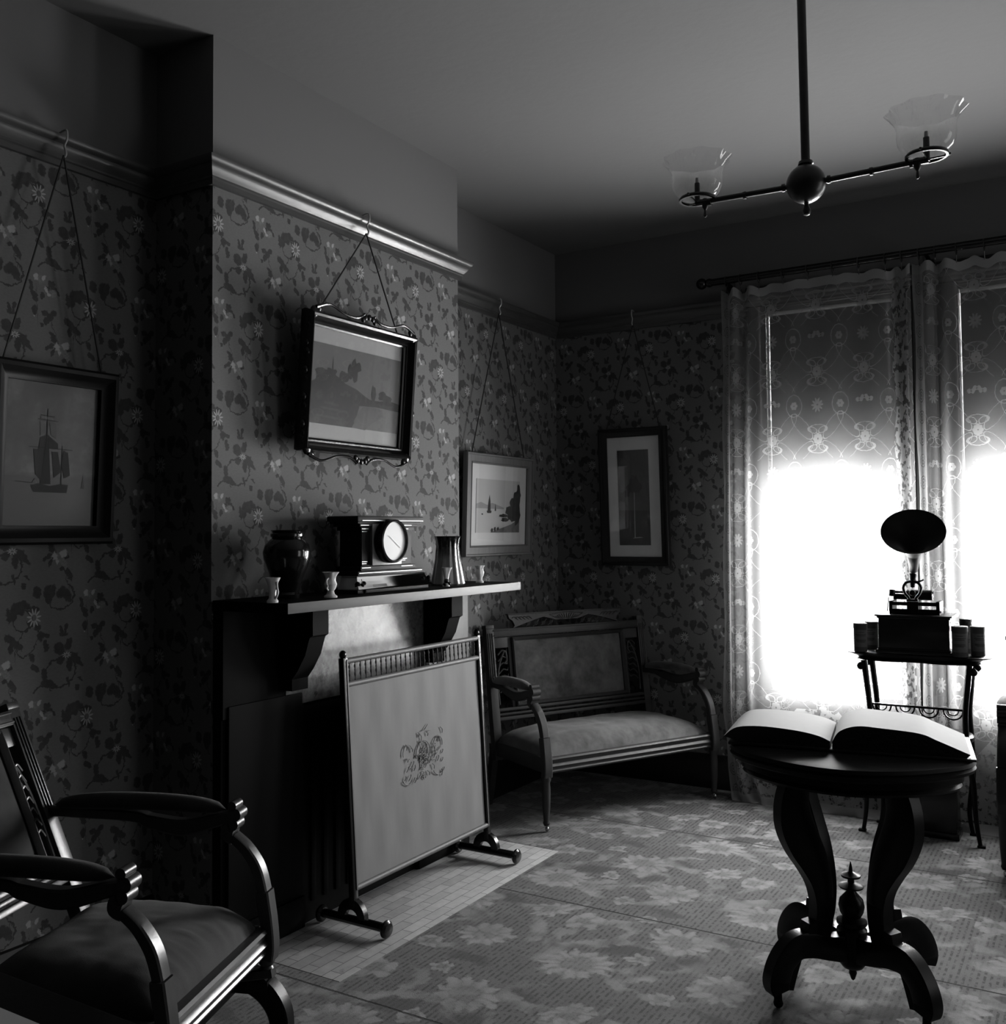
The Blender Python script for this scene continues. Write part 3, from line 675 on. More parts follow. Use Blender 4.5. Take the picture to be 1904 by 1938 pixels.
# ------------------------------------------------------------------ hanging pictures
def rect_frame(b, w, h, prof):
    # prof: (inset from outer edge, forward)
    pts = [(-w/2, -h/2), (w/2, -h/2), (w/2, h/2), (-w/2, h/2)]; sg = [(1, 1), (-1, 1), (-1, -1), (1, -1)]; R = []
    for (x, z), (sx, sz) in zip(pts, sg): R.append([b.V((x+sx*i, -d, z+sz*i)) for i, d in prof])
    R.append(R[0]); b.rings(R, closed_v=True, cap=False)
def picture(name, label, centre, w, h, fw, rotz, tilt, prof, fmat, matw, mmat, hook, extra=None, glass=True, group='pictures hung from the picture rail'):
    t = thing(name, label, 'picture', centre, (tilt, 0, rotz), group); Mx = Matrix.Translation(centre) @ Matrix.Rotation(rotz, 4, 'Z') @ Matrix.Rotation(tilt, 4, 'X')
    b = B(); rect_frame(b, w, h, prof); fr = obj('frame', b, fmat, t)
    iw, ih = w-2*fw, h-2*fw
    obj('mat_board', B().b2((-iw/2-.005, -.006, -ih/2-.005), (iw/2+.005, 0, ih/2+.005)), mmat, t)
    if glass: obj('glass_pane', B().b2((-iw/2-.003, -.0125, -ih/2-.003), (iw/2+.003, -.0115, ih/2+.003)), 'pane', t)
    b = B(); out = (Matrix.Rotation(rotz, 4, 'Z') @ Vector((0, -1, 0)))
    for s_ in (-1, 1):
        p = Mx @ Vector((s_*w*.40, -.002, h/2-.02)); b.tube([p, Vector(hook)], .003, 6)
    obj('cord', b, 'cord', t, W=True)
    hk = Vector(hook); b = B(); side = Matrix.Rotation(rotz, 4, 'Z') @ Vector((1, 0, 0))
    p = [hk-out*.02+Vector((0, 0, .075)), hk+out*.012+Vector((0, 0, .078)), hk+out*.016+Vector((0, 0, .05)), hk+out*.004+Vector((0, 0, .03)), hk+out*.012+Vector((0, 0, .005)), hk+out*.006+Vector((0, 0, -.006))]
    b.tube(p, .0035, 8, 4); obj('hook', b, plain('hook_brass', .5, .3, metal=.5), t, W=True)
    return t
def blobs(b, pts, y, T=None, n=14, seed=1):
    rnd = random.Random(seed)
    for k, (x, z, rx, rz) in enumerate(pts):
        P = []
        for i in range(n):
            a = 2*PI*i/n; r = rnd.uniform(.72, 1.15); P.append(b.V((x+rx*r*math.cos(a), y-k*1e-5, z+rz*r*math.sin(a))))
        b.F(P)
def poly(b, pts, y): b.F([b.V((x, y, z)) for x, z in pts])
def pm(name, v, var=.25, sc=30): return plain(name, v, .6, .3, var, sc)

# landscape in the carved frame over the mantel
ct = (-2.427, 2.909, 1.953); tl = .075
cw, ch = .632, .50
pf = [(.0, 0), (-.004, .02), (.002, .048), (.010, .054), (.018, .050), (.026, .034), (.034, .026), (.040, .026), (.042, .020), (.048, .017), (.048, .004), (0, 0)]
p1 = picture('landscape_picture', 'landscape print with white margins in a carved black frame above the mantelshelf', ct, cw, ch, .048, PI/2, tl, pf, 'black', 0, 'mat', (-2.445, 3.0, 2.585))
# sight is cw-.096 wide
iw, ih = cw-.096, ch-.096; b = B(); hz = ih/2-.055
b.b2((-iw/2, -.0085, -hz), (iw/2, -.006, hz)); b.mi = 1
poly(b, [(-iw/2, -.005), (-.20, .03), (-.17, .028), (-.14, .045), (-.10, .03), (-.07, .015), (0, .0), (.05, -.02), (.08, -.03), (.14, -.03), (.19, -.02), (iw/2, -.03), (iw/2, -.06), (.12, -.055), (.02, -.06), (.0, -.12), (-.02, -hz), (-iw/2, -hz)], -.0090)
blobs(b, [(-.20, .035, .04, .025), (-.15, .045, .03, .02), (-.02, .07, .022, .045), (-.045, .06, .015, .03), (.0, .085, .018, .02), (-.08, .04, .03, .02), (.10, -.005, .015, .035), (.16, -.01, .03, .02), (.19, -.02, .03, .022)], -.0093, n=16)
poly(b, [(-.148, .05), (-.144, .11), (-.140, .05)], -.0096); b.mi = 2
poly(b, [(.04, -.062), (.10, -.056), (.16, -.062), (.17, -.09), (.10, -.12), (.06, -.15), (.0, -hz), (-.01, -.12), (.02, -.08)], -.0094); b.mi = 3
for z, x0, x1 in ((-.09, -.2, -.05), (-.12, -.22, -.08), (-.07, -.18, -.1)): poly(b, [(x0, z), (x1, z-.006), (x1, z+.004), (x0, z+.008)], -.0095)
obj('landscape_print', b, [pm('print_sky', .11, .2, 8), pm('print_land', .016, .4, 40), pm('print_water', .085, .2, 20), pm('print_field', .035, .3)], p1, smooth=0)
fr = [c for c in p1.children if c.name.startswith('frame')][0]
b = B(); random.seed(11)
for sz in (-1, 1):
    for sx in (-1, 1):
        b.tube([(sx*.29, -.045, sz*.262), (sx*.22, -.046, sz*.283), (sx*.14, -.05, sz*.262), (sx*.07, -.05, sz*.262), (sx*.03, -.05, sz*.282)], [.007, .005, .004, .006, .004], 8, 6)
        b.sphere((sx*.292, -.040, sz*.245), .022, 12, (1, .5, 1)); b.sphere((sx*.305, -.038, sz*.225), .013, 10, (1, .6, 1)); b.sphere((sx*.272, -.042, sz*.262), .014, 10, (1, .6, 1))
    for a in range(5): b.sphere((.028*math.cos(PI*(a+.5)/5)*1.3, -.050, sz*(.255+.02*math.sin(PI*(a+.5)/5))), .012, 10, (1, .6, 1))
for sx in (-1, 1):
    for k in range(13): b.sphere((sx*(.311+.007*math.sin(k*2.1)), -.034, -.19+k*.032), random.uniform(.012, .018), 10, (.8, .8, 1.1))
obj('frame_carving', b, 'black', fr)

# sailing boats picture in the far alcove
pf = [(.0, 0), (.0, .020), (.004, .026), (.010, .026), (.014, .018), (.046, .020), (.050, .024), (.056, .016), (.056, .004), (0, 0)]
p2 = picture('boats_picture', 'sailing boats print with wide white mat in pale wooden frame above the settee', (-2.747, 4.465, 1.548), .68, .535, .056, PI/2, .035, pf, 'gilt', 0, plain('white_mat_board', .75, .85, .2, .03), (-2.725, 4.455, 2.575))
b = B(); X0, X1, Z0, Z1 = -.225, .215, -.145, .135
b.b2((X0, -.0085, Z0), (X1, -.006, Z1)); b.mi = 1
poly(b, [(X0, .005), (-.18, .015), (-.12, .0), (-.07, .012), (-.02, .002), (.05, -.012), (.05, -.02), (X0, -.018)], -.0088)
b.mi = 2
poly(b, [(-.115, -.03), (-.085, -.03), (-.088, .02), (-.098, .055), (-.11, .01)], -.0091); poly(b, [(-.125, -.03), (-.075, -.03), (-.08, -.042), (-.118, -.042)], -.0092)
poly(b, [(-.045, -.03), (-.03, -.03), (-.038, .012)], -.0091); poly(b, [(-.175, -.045), (-.158, -.045), (-.16, -.052), (-.172, -.052)], -.0091)
blobs(b, [(.16, .0, .055, .045), (.20, .06, .025, .055), (.17, .04, .03, .04), (.10, -.03, .035, .03), (.14, -.05, .05, .035), (.19, -.05, .04, .06), (.05, -.055, .05, .010), (.06, -.075, .04, .012)], -.0092, n=18, seed=4)
b.mi = 3
poly(b, [(-.09, Z0), (-.02, -.13), (.06, -.115), (.13, -.10), (X1, -.07), (X1, Z0)], -.0090); b.mi = 2
blobs(b, [(-.07, -.132, .012, .012), (-.04, -.128, .012, .014), (-.01, -.125, .012, .010)], -.0093, n=10, seed=6)
obj('boats_print', b, [pm('boats_sky', .55, .08, 4), pm('boats_haze', .33, .15), pm('boats_dark', .035, .6, 60), pm('boats_bank', .16, .5, 50)], p2, smooth=0)

M['framedark'] = plain('dull_black_frame', .005, .5, .15)
# oil painting of a ship, near alcove
pf = [(.0, 0), (.0, .030), (.008, .040), (.020, .042), (.034, .030), (.048, .022), (.056, .020), (.056, .004), (0, 0)]
def shiptrue():
    t = NT('oil_painting'); P = t.xyz(t.obj()); x, z = P[0], P[2]
    n1 = t.noise(t.obj(), 7, 4, .6); sky = t.ramp(n1, [(.36, .010), (.52, .028), (.68, .075)])
    sea = t.lerp(.004, .010, t.noise(t.v('MULTIPLY', t.obj(), (1, 1, 3)), 20, 4, .6))
    return t.bsdf(t.lerp(sea, sky, t.m('MULTIPLY_ADD', z, 60, 4.2, clamp=True)), .35, .4)
p3 = picture('ship_painting', 'dark oil painting of a square-rigged ship hanging in the near alcove beside the chimney breast', (-2.738, 1.842, 1.65), .425, .545, .056, PI/2, .05, pf, M['framedark'], 0, shiptrue(), (-2.725, 1.868, 2.585), glass=False)
b = B(); Y = -.0070
poly(b, [(-.055, -.115), (.055, -.115), (.06, -.09), (.03, -.088), (0, -.095), (-.04, -.088), (-.065, -.095)], Y)
for x, z0, z1, tk in ((-.018, -.09, .14, .0022), (.035, -.09, .03, .0018)): poly(b, [(x-tk, z0), (x+tk, z0), (x+tk*.6, z1), (x-tk*.6, z1)], Y)
for x0, x1, z in ((-.05, .018, .105), (-.075, .07, .02), (-.042, .006, .118), (-.115, -.06, -.085)): poly(b, [(x0, z), (x1, z-.003), (x1, z-.0005), (x0, z+.0025)], Y-.0003)
b.mi = 1
poly(b, [(-.042, .10), (-.024, .10), (-.026, .06), (-.04, .055)], Y); poly(b, [(-.012, .10), (.012, .098), (.014, .05), (-.004, .06)], Y); poly(b, [(-.04, .115), (.0, .114), (.0, .107), (-.04, .108)], Y)
b.mi = 2
poly(b, [(-.04, .05), (-.02, .06), (-.02, -.02), (-.045, .01)], Y); poly(b, [(-.015, .06), (.02, .035), (.02, .018), (-.01, .02)], Y)
poly(b, [(-.06, .015), (-.025, .015), (-.03, -.08), (-.052, -.06)], Y-.0001); poly(b, [(.0, .01), (.02, .01), (.035, -.05), (.01, -.07)], Y-.0001); poly(b, [(.04, .015), (.055, .01), (.065, -.06), (.045, -.07), (.035, -.03)], Y-.0001)
b.mi = 0; poly(b, [(-.02, .05), (-.012, .05), (.0, -.09), (-.035, -.09)], Y-.0004)
b.mi = 1; poly(b, [(.105, -.10), (.118, -.10), (.112, -.055)], Y); poly(b, [(-.06, -.085), (-.045, -.088), (-.052, -.072)], Y-.0003)
obj('painted_ship', b, [pm('ship_dark', .005), pm('ship_sail', .10, .2), pm('ship_sail_shade', .012, .3)], p3, smooth=0)

# tall palm print on the window wall
pf = [(.0, 0), (.0, .024), (.006, .034), (.016, .036), (.030, .026), (.042, .022), (.050, .018), (.050, .004), (0, 0)]
p4 = picture('palm_picture', 'tall narrow palm print with grey mat in dark frame beside the lace curtain', (-2.255, 5.150, 1.600), .42, .78, .050, 0, .045, pf, 'wood', 0, plain('grey_mat_board', .8, .85, .2, .03), (-2.25, 5.143, 2.585))
b = B(); b.b2((-.098, -.0085, -.275), (.092, -.006, .265)); b.mi = 1
poly(b, [(-.004, -.235), (.001, -.235), (.004, .08), (.0, .08)], -.0092)
poly(b, [(-.02, -.236), (.05, -.232), (.03, -.228), (.0, -.231)], -.0091)
b.mi = 2; blobs(b, [(.002, .085, .03, .04), (-.02, .05, .03, .03), (.022, .045, .025, .03), (-.05, .02, .025, .02), (-.07, .0, .02, .03), (.03, .06, .02, .025)], -.0094, n=18, seed=9); poly(b, [(-.098, -.275), (.092, -.275), (.092, -.08), (-.098, -.075)], -.0088)
obj('palm_print', b, [pm('night_sky', .05, .2, 10), pm('palm_trunk', .30), pm('palm_leaves', .010)], p4, smooth=0)

# ------------------------------------------------------------------ parlour seats
def seat_furniture(name, label, cat, loc, rotz, W, D, yb, yt, group, rocker=False, bshift=0, bhalf=None, velvet='velvet', wd='carved', pad_from=.118, leg0=0.0095):
    t = thing(name, label, cat, loc, (0, 0, rotz), group)
    zs = .34; hw = W/2
    def cush(u, v):
        x = -1+2*u; y = -1+2*v
        hgt = (1-abs(x)**5)**.5*(1-abs(y)**4)**.5 if abs(x) < 1 and abs(y) < 1 else 0
        wr = .006*noise.noise(Vector((x*5*W, y*4, 3)))+.004*noise.noise(Vector((x*22*W, y*3, 7)))*(1 if y < -.5 else .3)
        return (x*(hw-.012), D/2+.002+y*(D/2-.012), zs-.012+.105*hgt+wr*hgt)
    b = B().grid(cush, 48, 32); b.grid(lambda u, v: ((1-2*u)*(hw-.012), D/2+.002+(2*v-1)*(D/2-.012), zs-.013), 2, 2)
    obj('seat_cushion', b, velvet, t)
    # front rail and side rails
    b = B(); pr = [(0, .275), (-.006, .275), (-.010, .283), (-.006, .289), (-.008, .300), (-.014, .306), (-.010, .313), (-.004, .318), (-.008, .330), (-.013, .338), (-.006, .345), (.02, .345), (.02, .275)]
    Lr = [b.V((-hw+.02, y, z)) for y, z in pr]; Rr = [b.V((hw-.02, y, z)) for y, z in pr]; b.rings([Lr, Rr]); obj('front_rail', b, wd, t)
    for s_ in (-1, 1): obj('side_rail', B().b2((s_*(hw-.03), .02, .275), (s_*(hw-.008), D-.02, .345), .003), wd, t)
    obj('back_rail', B().b2((-hw+.02, D-.03, .275), (hw-.02, D-.005, .345), .003), wd, t)
    TY = lambda x: Matrix.Translation((x, 0, 0)) @ Matrix(((0, 0, 1, 0), (1, 0, 0, 0), (0, 1, 0, 0), (0, 0, 0, 1)))     # (a,b,c)->(x=c,y=a,z=b)
    lb = .245 if rocker else leg0
    for s_ in (-1, 1):
        x = s_*(hw-.012)
        b = B(); b.ribbon([(-.008, .262, .017), (-.012, .30, .017), (-.006, .36, .018), (.004, .42, .019), (.006, .440, .018)], .046, TY(x), 5, .2)
        b.ribbon([(.006, .440, .014), (.024, .50, .015), (.058, .55, .014), (.094, .580, .013)], .040, TY(x), 6, .25)
        b.ribbon([(.092, .582, .020), (.110, .588, .018), (.112, .606, .012), (.098, .612, .016)], .044, TY(x), 5, .3)
        b.tube([(x-.022, .090, .616), (x+.022, .090, .616)], .016, 12); b.tube([(x-.022, .084, .643), (x+.022, .084, .643)], .018, 12); b.tube([(x-.022, .092, .666), (x+.022, .092, .666)], .013, 12)
        a = obj('arm_support', b, wd, t)
        xe = s_*((bhalf or hw-.012))+bshift; TR = Matrix(((1, (xe-x)/(yb-.10), 0, -.10*(xe-x)/(yb-.10)), (0, 1, 0, 0), (0, 0, 1, 0), (0, 0, 0, 1)))
        ya = yb+(yt-yb)*(.62-.42)/(.93-.42)
        b = B(TR); b.ribbon([(.09, .638, .014), (.14, .625, .018), (.24, .600, .022), (.34, .612, .018), (.40, .625, .014), (ya+.01, .628, .014)], .036, TY(x), 6, .25); obj('arm_rail', b, wd, t)
        L0, L1 = pad_from, ya-.02
        def pad(u, v, x=x, L0=L0, L1=L1):
            a = 2*PI*u; e = (1-(2*v-1)**4)**.5 if 0 < v < 1 else 0; yy = L0+(L1-L0)*v
            return (x+.034*e*math.cos(a), yy, .652+.012*math.sin(PI*v*.9)+(.030 if math.sin(a) > 0 else .016)*e*math.sin(a)-.012*v)
        obj('arm_pad', B(TR).grid(pad, 18, 20), velvet, t)
        # front leg
        if rocker: obj('leg', B().lathe([(.014, .232), (.020, .236), (.016, .243), (.022, .252), (.022, .268)], Matrix.Translation((x, 0, 0)), 16), wd, t)
        else:
            b = B(); b.lathe([(.012, lb+.028), (.017, lb+.04), (.014, .06), (.019, .12), (.021, .2), (.019, .235), (.024, .25), (.024, .268)], Matrix.Translation((x, -.002, 0)), 16)
            lg = obj('leg', b, wd, t)
            obj('caster', B().sphere((x, -.006, lb+.013), .0125, 12, (.7, 1, 1)).tube([(x, -.004, lb+.02), (x, -.002, lb+.036)], .006, 8), 'bright_brass', lg)
        # rear leg
        yl = D-.01
        if not rocker: obj('leg', B().ribbon([(yl+.06, lb, .014), (yl+.03, .12, .016), (yl, .27, .018), (yl, .33, .018)], .036, TY(x-s_*.01), 5, .15), wd, t)
    # reclined back
    ang = math.atan2(yt-yb, .915-.42)
    TB = Matrix.Translation((bshift, yb, .42)) @ Matrix.Rotation(-ang, 4, 'X')         # local x, z up the back, -y forward
    LB = .495/math.cos(ang); px = bhalf or hw-.025
    for s_ in (-1, 1):
        b = B(TB); b.box((s_*px, 0, LB/2-.09), (.045, .04, LB+.16), None, .003)
        for q in (-.012, 0, .012): b.box((s_*px+q, -.021, LB*.68), (.004, .006, LB*.5), None, .001)
        b.box((s_*px, 0, LB-.002), (.05, .046, .02), None, .004)
        obj('back_post', b, wd, t)
    b = B(TB); b.box((0, -.004, LB-.035), (2*px-.04, .032, .042), None, .003); b.box((0, -.022, LB-.022), (2*px-.04, .008, .006), None, .002); b.box((0, -.022, LB-.048), (2*px-.04, .008, .006), None, .002)
    obj('top_rail', b, wd, t)
    b = B(TB)
    for z, hgt, d in ((.075, .016, .036), (.052, .012, .028), (.030, .018, .036)): b.box((0, -.002, z), (2*px-.04, d, hgt), None, .004)
    obj('lower_rail', b, wd, t)
    fwd = px*.74 if W > .7 else px*.70
    b = B(TB); rr = [(.0, -.012), (.0, .020), (.006, .026), (.014, .020), (.020, .014), (.020, -.012)]
    pts = [(-fwd, .085), (fwd, .085), (fwd, LB-.06), (-fwd, LB-.06)]; R = []
    for (xx, zz), (sx, sz) in zip(pts, ((1, 1), (-1, 1), (-1, -1), (1, -1))): R.append([b.V((xx+sx*i, -d, zz+sz*i)) for i, d in rr])
    R.append(R[0]); b.rings(R, cap=False); obj('back_frame', b, wd, t)
    def bp_(u, v): 
        x = -1+2*u; z = -1+2*v; return (x*(fwd-.016), -.006-.022*(1-x**4)*(1-z**4), .10+(v)*(LB-.175)+0*z)
    b = B(TB).grid(bp_, 24, 20); b.box((0, .004, .085+(LB-.145)/2), (2*fwd-.02, .006, LB-.16)); obj('back_cushion', b, velvet, t)
    # pierced side leaves
    for s_ in (-1, 1):
        b = B(TB); xm = s_*(fwd+px-.022)/2; g = (px-.022-fwd)/2
        b.box((s_*(fwd+.010), 0, LB*.5), (.018, .018, LB-.16), None, .002); b.box((xm, 0, LB-.085), (2*g, .016, .055), None, .004)
        for k in range(7):
            z = .17+k*.032; b.tube([(xm+s_*g*.6, -.004, z-.01), (xm+s_*g*.1, -.006, z+.012), (xm-s_*g*.35, -.004, z+.006), (xm-s_*g*.5, -.002, z+.018)], [.004, .004, .0025], 6, 4)
        b.tube([(xm+s_*g*.75, -.004, .10), (xm+s_*g*.8, -.004, .2), (xm+s_*g*.5, -.004, .30), (xm-s_*g*.2, -.004, .37), (xm-s_*g*.4, -.004, .33), (xm-s_*g*.15, -.004, .31)], .0055, 8, 6)
        obj('carved_leaf', b, wd, t)
    # crest
    cw = px*(.75 if W > .7 else .70)
    b = B(TB); z0_ = LB-.014
    b.prism([(-cw, .070), (cw, .070), (cw*.985, .050), (cw*.93, .036), (cw*.90, .012), (cw*.93, .0), (cw*.66, .028), (cw*.40, .050), (cw*.20, .030), (-cw*.20, .030), (-cw*.40, .050), (-cw*.66, .028), (-cw*.93, .0), (-cw*.90, .012), (-cw*.93, .036), (-cw*.985, .050)], .020, Matrix.Translation((0, 0, z0_)) @ Matrix.Rotation(PI/2, 4, 'X'))
    b.box((0, -.002, z0_+.072), (2*cw+.01, .026, .007), None, .002)
    n_ = 4 if W > .7 else 2
    for s_ in (-1, 1):
        for k in range(n_):
            cx = s_*cw*(.22+.5*(k+.5)/n_); r = .012
            b.tube([(cx+r*(1-q/16)*math.cos(q*.75), -.004, z0_+.016+r*(1-q/16)*math.sin(q*.75)) for q in range(14)], .003, 6)
            b.tube([(cx-.022, -.004, z0_+.002), (cx, -.004, z0_+.016), (cx+.022, -.004, z0_+.036)], .0028, 6, 4)
    for k in range(13):
        a = PI*(k-6)/14; b.tube([(cw*.03*math.sin(a)*4, -.010, z0_+.036), (cw*.10*math.sin(a)*2.2, -.012, z0_+.036+.026*math.cos(a))], [.003, .0015], 6)
    b.tube([(-cw*.30, -.010, z0_+.058), (-cw*.15, -.010, z0_+.036), (0, -.010, z0_+.030), (cw*.15, -.010, z0_+.036), (cw*.30, -.010, z0_+.058)], .0022, 6, 6)
    b.tube([(-cw*.30, -.010, z0_+.058), (0, -.010, z0_+.068), (cw*.30, -.010, z0_+.058)], .0022, 6, 6)
    for s_ in (-1, 1):
        for k in range(5): b.tube([(s_*cw*(.60+.06*k), -.010, z0_+.040), (s_*cw*(.66+.06*k), -.012, z0_+.056), (s_*cw*(.70+.06*k), -.010, z0_+.050)], .0022, 6, 4)
    obj('carved_crest', b, wd, t)
    if rocker:
        for s_ in (-1, 1):
            x = s_*(hw-.012)
            obj('rocker', B().ribbon([(-.02, .226, .012), (.12, .205, .014), (.26, .198, .014), (.40, .208, .014), (D+.04, .235, .012)], .030, TY(x), 6, .2), wd, t)
            b = B(); b.box((s_*(hw+.035), .24, .165), (.040, .46, .036), None, .004)
            obj('base_rail', b, 'ebony', t)
            obj('base_foot', B().ribbon([(.20, .160, .026), (.10, .182, .030), (.03, .155, .030), (-.014, .095, .028), (-.022, leg0, .025)], .050, TY(s_*(hw+.045)), 6, .15), 'ebony', t)
            obj('base_foot', B().ribbon([(.28, .170, .030), (.38, .195, .034), (.46, .165, .036), (.508, .10, .032), (.516, leg0, .028)], .050, TY(s_*(hw+.065)), 6, .15), 'ebony', t)
        obj('base_stretcher', B().b2((-hw-.03, .10, .15), (hw+.03, .14, .18), .004), 'ebony', t)
    return t
ds = Vector((.46, .888)).normalized(); cS = Vector((-2.25, 4.055))+ds*.532
seat_furniture('settee', 'small carved walnut settee with grey plush seat set across the corner beside the fireplace', 'settee', (cS.x, cS.y, 0), math.atan2(ds.y, ds.x), 1.075, .50, .475, .545, 'carved parlour suite', bshift=-.02, bhalf=.495)
dc = Vector((-.358, .934)).normalized(); cC = (Vector((-1.954, 1.969))+Vector((-1.762, 1.468)))/2
seat_furniture('rocking_armchair', 'plush rocking armchair on a dark base in the near left corner beneath the ship painting', 'armchair', (cC.x, cC.y, 0), math.atan2(dc.y, dc.x), .56, .52, .575, .785, 'carved parlour suite', rocker=True, velvet='velvet_dark', wd='rockwood')
seat_furniture('armchair', 'dark armchair cut off by the right edge, only arm and leg showing', 'armchair', (-.097, 4.45, 0), 0, .56, .42, .40, .47, 'carved parlour suite', velvet='velvet_dark', wd='wood')

# ------------------------------------------------------------------ oval table, open book
lx = Vector((.987, .163)).normalized(); rz = math.atan2(lx.y, lx.x); ca, sa = math.cos(rz), math.sin(rz)
tb = thing('oval_table', 'black oval parlour table on four scrolled legs, holding the open book', 'table', (-.6755, 3.1165, 0), (0, 0, rz))
N = 64
def oval(rx, ry, n=N, lobes=.03): return [(rx*math.cos(2*PI*i/n)*(1+lobes*math.cos(8*PI*i/n)), ry*math.sin(2*PI*i/n)*(1+lobes*math.cos(8*PI*i/n))) for i in range(n)]
def stack(b, sections, lobes=.03, shift=(0, 0)):
    R = [[b.V((x+shift[0], y+shift[1], z)) for x, y in oval(rx, ry, N, lobes)] for rx, ry, z in sections]; b.rings(R); return b
obj('tabletop', stack(B(), [(.28, .20, .690), (.32, .24, .692), (.338, .256, .700), (.342, .260, .710), (.334, .252, .716), (.342, .260, .722), (.338, .256, .732), (.31, .23, .735)]), 'dulltop', tb)
obj('apron', stack(B(), [(.285, .20, .652), (.30, .215, .648), (.305, .22, .656), (.298, .213, .664), (.310, .225, .672), (.310, .225, .690)]), 'ebony', tb)
obj('hub', B().lathe([(.001, .047), (.006, .052), (.012, .070), (.010, .080), (.030, .088), (.040, .102), (.044, .13), (.044, .20), (.036, .208), (.044, .216), (.044, .226), (.032, .232), (.026, .236), (.034, .25), (.038, .268), (.034, .288), (.020, .304), (.013, .312), (.012, .320), (.034, .322), (.038, .328), (.022, .334), (.010, .338), (.009, .352), (.028, .354), (.029, .360), (.012, .366), (.006, .370), (.005, .382), (.001, .400)], None, 24), 'ebony', tb)
for sx, sy in ((1, 1), (1, -1), (-1, 1), (-1, -1)):
    az = math.atan2(sy*.175, sx*.200); T = Matrix.Rotation(az, 4, 'Z') @ Matrix(((1, 0, 0, 0), (0, 0, 1, 0), (0, 1, 0, 0), (0, 0, 0, 1)))
    b = B(); b.ribbon([(.03, .150, .040), (.09, .160, .034), (.15, .178, .036), (.205, .178, .036), (.250, .140, .034), (.270, .090, .034), (.266, .060, .028)], .046, T, 6, .12)
    b.ribbon([(.135, .165, .03), (.145, .21, .028), (.150, .245, .016)], .044, T, 5, .12)
    b.ribbon([(.20, .150, .010), (.222, .105, .016), (.232, .062, .010)], .040, T, 4, .3)
    lg = obj('foot', b, 'ebony', tb)
    obj('caster', B().sphere(T @ Vector((.265, .024, 0)), .0145, 12).tube([T @ Vector((.265, .03, 0)), T @ Vector((.266, .062, 0))], .012, 10), 'iron', lg)
    b = B(); b.ribbon([(.125, .19, .030), (.112, .24, .030), (.108, .30, .031), (.118, .36, .036), (.142, .42, .046), (.175, .48, .054), (.200, .54, .055), (.205, .60, .048), (.190, .66, .040)], .044, T, 6, .12)
    obj('leg', b, 'ebony', tb)
bk = thing('open_book', 'large thick book lying open on the oval table', 'book', (-.6755-.163*.105, 3.1165+.987*.105, .7355), (0, 0, rz))
TX = Matrix(((1, 0, 0, 0), (0, 0, 1, 0), (0, 1, 0, 0), (0, 0, 0, 1)))
def pblock(top, bot, y0, y1, nm, bev=.0):
    b = B(); 
    for yy in (0,): pass
    P = catmull([(x, z, 0) for x, z in top], 6); Q = [(x, z, 0) for x, z in bot]
    A = [b.V((p[0], y0, p[1])) for p in P]+[b.V((x, y0, z)) for x, z, _ in Q]; D_ = [b.V((p[0], y1, p[1])) for p in P]+[b.V((x, y1, z)) for x, z, _ in Q]
    b.rings([A, D_]); b.bm.normal_update()
    for f in b.bm.faces:
        if abs(f.normal.y) > .9: f.material_index = 1
    return obj(nm, b, ['paper', 'leather'], bk, smooth=50)
pblock([(-.365, .024), (-.325, .054), (-.25, .062), (-.15, .056), (-.085, .045), (-.048, .030)], [(-.048, .010), (-.31, .010)], -.155, .155, 'pages')
pblock([(-.042, .030), (-.02, .062), (.03, .080), (.10, .078), (.20, .070), (.25, .052), (.335, .018)], [(.325, .008), (-.042, .008)], -.155, .155, 'pages')
obj('cover', B().b2((-.35, -.165, .001), (-.05, .165, .010), .003).b2((-.055, -.165, 0), (.35, .165, .008), .003), 'leather', bk)

# ------------------------------------------------------------------ phonograph table and what stands on it
pt = thing('turtle_table', 'slender dark side table with shaped top and lower shelf in front of the window', 'table', (-.733, 4.86, 0))
def kid(rx, ry, n=64):
    out = []
    for i in range(n):
        a = 2*PI*i/n; c, s_ = math.cos(a), math.sin(a); x = rx*c; k = 1-.28*math.exp(-(x/(rx*.35))**2); out.append((x*(1+.04*s_*s_), ry*s_*k*(abs(s_)**-.15 if abs(s_) > .05 else 1)))
    return out
def kstack(b, secs, n=64):
    b.rings([[b.V((x, y, z)) for x, y in kid(rx, ry, n)] for rx, ry, z in secs]); return b
obj('tabletop', kstack(B(), [(.22, .10, .798), (.27, .145, .802), (.262, .13, .812), (.285, .14, .820), (.318, .148, .830), (.322, .150, .834), (.314, .145, .838), (.20, .1, .8385)]), 'ebony', pt)
obj('lower_shelf', kstack(B(), [(.20, .11, .452), (.222, .13, .455), (.225, .132, .475), (.215, .125, .485), (.1, .05, .486)]), 'ebony', pt)
for sx in (-1, 1):
    for sy in (-1, 1):
        xt, yt_ = sx*.215, sy*.085; xb_, yb_ = sx*.235, (-.06 if sy < 0 else .14)
        if sy > 0: xb_ = sx*.19; yb_ = .105
        b = B(); P = [(xt*1.03, yt_, .80), (xt*.99, yt_, .72), (xt*.93, yt_, .58), (xt*.95, yt_*.95+yb_*.05, .45), (xt*.6+xb_*.4, (yt_+yb_)/2, .28), (xb_*.98, yb_, .12), (xb_*1.04, yb_*1.05, .0150)]
        b.tube(P, [.015, .014, .012, .013, .013, .010, .009], 10, 6)
        b.sphere((xt*1.10, yt_, .772), .018, 12, (1, .8, 1)); b.box((xb_*1.06, yb_*1.05, .0150), (.034, .026, .010), None, .003)
        obj('leg', b, 'ebony', pt)
b = B(); b.box((0, -.07, .60), (.40, .010, .010), None, .002)
